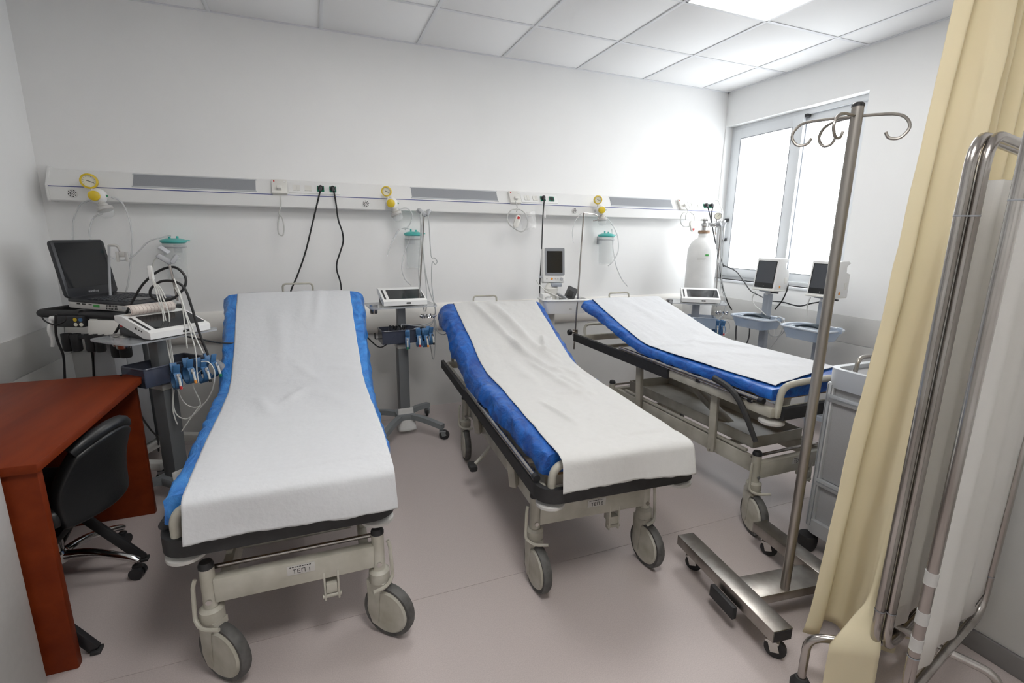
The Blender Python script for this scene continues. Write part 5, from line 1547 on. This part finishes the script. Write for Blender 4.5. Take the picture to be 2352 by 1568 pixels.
fr = thing('footrest_stand', 'black metal stand with two slanted bars resting under the desk edge', 'stand', (-4.70, -1.81, 0))
B().box((-.06, 0, .285), (.05, .56, .03), .006).done('cross_bar', 'black_plastic', fr)
for sy in (1, -1):
    lg = B().bar((-.05, sy * .235, .285), (.136, sy * .258, .012), .022, .036, .004).done('leg', 'black_plastic', fr)
    B().box((.140, sy * .260, .007), (.030, .038, .014), .004).done('foot_cap', 'black_rubber', lg)
    B().bar((-.06, sy * .235, .285), (-.22, sy * .258, .012), .022, .036, .004).done('leg', 'black_plastic', fr)

# ================================================================== infusion stand in front
iv = thing('drip_stand', 'tall stainless steel drip stand with hooks on a heavy H base', 'drip stand', (-2.196, -2.81, 0))
def ivp(x, y, z): return (x + 2.196, y + 2.81, z)
for (xa, ya), (xb, yb) in (((-2.321, -2.410), (-2.388, -2.962)), ((-1.925, -2.455), (-1.992, -3.00))):
    bm_ = B().bar(ivp(xa, ya, .118), ivp(xb, yb, .118), .078, .045, .002).done('base_beam', 'steel_brushed', iv)
    dd = Vector((xb - xa, yb - ya, 0)).normalized()
    B().bar(Vector(ivp(xb, yb, .118)) - dd * .001, Vector(ivp(xb, yb, .118)) + dd * .002, .070, .038, 0).done('end_plug', 'black_plastic', bm_)
    for q in (.04, .505):
        c_ = Vector(ivp(xa, ya, 0)) + dd * q
        small_caster(iv, c_.x, c_.y, R(-60), .036, 'steel', .088)
B().box(ivp(-2.155, -2.775, .112), (.37, .115, .036), .002, (0, 0, R(-7))).done('cross_plate', 'steel_brushed', iv)
B().box(ivp(-2.420, -2.735, .082), (.02, .13, .05), .003, (0, 0, R(-7))).done('rubber_block', 'black_rubber', iv)
B().cyl((0, 0, .125), (0, 0, 1.826), .0165, n=24).done('pole', 'steel_brushed', iv)
B().lathe([(.0175, 1.821), (.0175, 1.829), (.012, 1.834), (0, 1.835)], None, 20).done('pole_cap', 'black_plastic', iv)
for ang, m_ in ((190, .125), (125, .168), (-52, .135), (90, .115)):
    d = Vector((math.cos(R(ang)), math.sin(R(ang)), 0))
    pts = [d * .01 + Vector((0, 0, 1.795)), d * (m_ - .045) + Vector((0, 0, 1.792)), d * (m_ - .012) + Vector((0, 0, 1.778)), d * m_ + Vector((0, 0, 1.750)), d * (m_ - .018) + Vector((0, 0, 1.724)), d * (m_ - .045) + Vector((0, 0, 1.725)), d * (m_ - .056) + Vector((0, 0, 1.742))]
    B().tube(pts, .0046, 8, sm=4).done('hook', 'steel_brushed', iv)

# ================================================================== aluminium trolley at the right
tr = thing('instrument_trolley', 'grey panelled aluminium trolley partly hidden by the curtain', 'trolley', (-1.45, -2.77, 0))
hx, hy = .27, .245
for sx in (-1, 1):
    for sy in (-1, 1):
        b = B()
        b.box((sx * (hx - .018), sy * (hy - .018), .47), (.036, .036, .70), .010)
        p_ = b.done('corner_post', 'alu', tr)
        for q in (-1, 1):
            B().box((sx * (hx - .018) + q * .007 * 0 + (sx * .0185), sy * (hy - .018) + q * .008, .47), (.002, .004, .68)).done('groove', 'mid_grey', p_)
        B().lathe([(0, .075), (.038, .075), (.042, .06), (.040, .025), (.030, .0), (0, 0)], T(sx * (hx - .015), sy * (hy - .015), .0), 20).done('corner_buffer', 'black_rubber', tr)
for nm, z0, z1, bv in (('top_frame', .80, .885, .03), ('bottom_frame', .10, .165, .03)):
    b = B()
    pth = [Vector((x, y, 0)) for x, y in rrect(2 * hx, 2 * hy, .05, 6)]
    b.sweep([p + Vector((0, 0, (z0 + z1) / 2)) for p in pth], [(-.02, -(z1 - z0) / 2), (.006, -(z1 - z0) / 2), (.006, (z1 - z0) / 2), (-.02, (z1 - z0) / 2)], closed=True)
    b.done(nm, 'alu', tr)
B().prism(rrect(2 * hx - .03, 2 * hy - .03, .04, 5), .006, T(0, 0, .862)).done('top_plate', 'trolley_panel', tr)
for s in (-1, 1):
    B().tube(rounded_path([(-hx + .09, s * .12 + .07, .865), (-hx + .10, s * .12 + .07, .93), (hx - .10, s * .12 + .07, .93), (hx - .09, s * .12 + .07, .865)], .035, 6), .009, 10).done('handle', 'steel_brushed', tr) if s > 0 else None
for za, zb_ in ((.165, .335), (.37, .735), (.765, .80)):
    for sx in (-1, 1):
        B().span((sx * (hx - .018) - .004, -hy + .03, za), (sx * (hx - .018) + .004, hy - .03, zb_), .001).done('side_panel', 'trolley_panel', tr)
    B().span((-hx + .03, -hy + .014, za), (hx - .03, -hy + .022, zb_), .001).done('side_panel', 'trolley_panel', tr)
    B().span((-hx + .03, hy - .022, za), (hx - .03, hy - .014, zb_), .001).done('side_panel', 'trolley_panel', tr)
for z in (.352, .750):
    for sx in (-1, 1):
        rl = B().box((sx * (hx - .006), 0, z), (.018, 2 * hy - .03, .034), .003).done('side_rail', 'alu', tr)
        B().box((sx * (hx + .0035), 0, z), (.002, 2 * hy - .05, .006)).done('rail_groove', 'mid_grey', rl)
    B().box((0, -hy + .008, z), (2 * hx - .05, .018, .034), .003).done('cross_rail', 'alu', tr)

# ================================================================== cream curtain
cu = thing('curtain', 'long cream cloth curtain gathered at the right edge', 'curtain', (-1.95, -2.93, .05))
bot = [(-2.275, -2.95), (-2.235, -2.975), (-2.165, -2.935), (-2.135, -2.985), (-2.235, -3.085), (-2.29, -3.125), (-2.235, -3.155), (-2.14, -3.09), (-2.06, -3.02), (-1.99, -3.09), (-1.92, -3.03), (-1.85, -3.08), (-1.78, -3.0), (-1.70, -3.05)]
mid_ = [(-2.085, -2.925), (-2.055, -2.955), (-2.015, -2.915), (-1.985, -2.965), (-1.985, -3.00), (-1.965, -3.03), (-1.935, -3.0), (-1.905, -2.94), (-1.87, -2.91), (-1.83, -2.98), (-1.79, -2.93), (-1.75, -2.99), (-1.71, -2.94), (-1.67, -2.99)]
top = [(-1.925, -2.895), (-1.895, -2.93), (-1.865, -2.885), (-1.835, -2.945), (-1.81, -2.96), (-1.785, -2.965), (-1.76, -2.93), (-1.735, -2.885), (-1.705, -2.875), (-1.675, -2.94), (-1.645, -2.88), (-1.615, -2.945), (-1.585, -2.885), (-1.55, -2.93)]
NP = 120
def resample(pp):
    return catmull([Vector((x, y, 0)) for x, y in pp], 10)
rb, rm, rt = resample(bot), resample(mid_), resample(top)
b = B()
NPT = len(rb)
o0 = Vector((-1.95, -2.93, .05))
def cf(u_, v_):
    i = min(int(u_ * (NPT - 1) + .5), NPT - 1)
    zb0 = .085 if i < 32 else (.085 - .06 * min(1, (i - 32) / 14))
    z = zb0 + (2.725 - zb0) * v_
    if v_ < .5:
        q = v_ / .5
        q = q ** .85
        p_ = rb[i].lerp(rm[i], q)
    else:
        p_ = rm[i].lerp(rt[i], (v_ - .5) / .5)
    if 42 <= i <= 60:
        # here the hem lies over the foot of the ward screen and falls in front of it
        k_ = max(0.0, min(1.0, (.300 - z) / .06)) * min(1.0, (i - 41) / 4, (61 - i) / 3)
        q_ = min(1.0, max(0.0, (i - 46) / 12))
        p_ = p_.lerp(Vector((-2.412 + .125 * q_, -3.122 - .075 * q_, 0)), k_)
    return Vector((p_.x + .006 * fbm(z * 2, i * .05, 3), p_.y + .006 * fbm(z * 2, i * .05, 9), z)) - o0
b.grid(cf, NPT - 1, 90)
b.done('cloth', 'curtain_cloth', cu, 80, thick=.0016)
B().span(Vector((-4.4, -2.925, 2.752)) - o0, Vector((-1.5, -2.900, 2.786)) - o0, .003).done('curtain_track', 'alu', cu)
for k in range(9):
    x = -1.93 + k * .045
    B().bar(Vector((x, -2.912, 2.72)) - o0, Vector((x, -2.912, 2.755)) - o0, .006, .006).done('glider', 'white_plastic', cu)

# ================================================================== folding ward screen
fs = thing('folding_screen', 'folded chrome ward screen with white cloth panels at the right edge', 'screen', (-2.1, -3.2, 0))
fo = Vector((-2.1, -3.2, 0))
def panel(a, c, zt=1.675, zb_=.215, r=.0125):
    a = Vector((*a, 0)); c = Vector((*c, 0))
    z = Vector((0, 0, 1))
    pth = rounded_path([a + z * zb_, a + z * zt, c + z * zt, c + z * zb_], .085, 8, True)
    f = B().tube([p - fo for p in pth], r, 14, closed=True).done('panel_frame', 'chrome_worn', fs)
    d = (c - a).normalized(); n = Vector((-d.y, d.x, 0))
    L_ = (c - a).length
    def g_(u_, v_):
        p = a + d * (.018 + (L_ - .036) * u_) + z * (zb_ + .05 + (zt - zb_ - .14) * v_)
        ed = abs(2 * u_ - 1) ** 6
        return p + n * (.006 * math.sin(u_ * 21) * (1 - ed) + .004 * fbm(u_ * 6, v_ * .8, L_ * 9)) - fo + z * (-.02 * (2 * u_ - 1) ** 2 * (1 if v_ > .99 else 0))
    B().grid(g_, 40, 14).done('panel_cloth', 'screen_cloth', f, 80, thick=.0012)
    b = B()
    for zz in (zt - .19, zb_ + .14):
        for q in (a, c):
            b.lathe([(r + .0008, -.002), (r + .0012, 0), (r + .0008, .002)], T(*(q - fo + z * zz)), 16)
    b.done('frame_joint', 'mid_grey', f)
    return f
PA, PB = (-2.283, -3.168), (-2.262, -3.186)
PC = (-2.385, -3.312)
f1 = panel(PA, (-1.72, -3.05))
f2 = panel(PB, (-1.735, -3.085))
f3 = panel(PC, (-1.80, -3.205), 1.70, .225, .0128)
for zz, m_ in ((.60, 'tape_clear'), (.485, 'tape_clear'), (.405, 'tape_clear')):
    B().cyl(Vector((*PC, zz - .018)) - fo, Vector((*PC, zz + .018)) - fo, .0142, n=16).done('tape_band', m_, f3)
b = B()
c3, d3 = Vector((*PC, 0)), Vector((-1.80, -3.205, 0))
t3 = (d3 - c3).normalized(); n3_ = Vector((t3.y, -t3.x, 0))
for k in range(7):
    p = c3 + t3 * (.535 - k * .011) + n3_ * .008 + Vector((0, 0, .325 - k * .0015)) - fo
    b.box(p, (.006, .001, .007 if k % 2 else .010), 0, (0, R(12 * (-1) ** k), math.atan2(t3.y, t3.x)))
b.done('ink_marks', 'ink', f3)
# feet with castors
def foot(p, q):
    p = Vector((*p, .23)); q = Vector((*q, 0))
    pts = rounded_path([p - fo, Vector((q.x, q.y, .205)) - fo, Vector((q.x, q.y, .05)) - fo], .05, 8)
    o = B().tube(pts, .0125, 12).done('foot', 'chrome_worn', fs)
    B().lathe([(.0, .052), (.018, .05), (.030, .030), (.030, .012), (.018, 0), (0, 0)], T(*(q - fo)), 18).done('castor', 'black_rubber', o)
foot(PA, (-2.405, -3.055))
foot((-2.14, -3.14), (-2.02, -3.36))
foot(PC, (-2.52, -3.43))
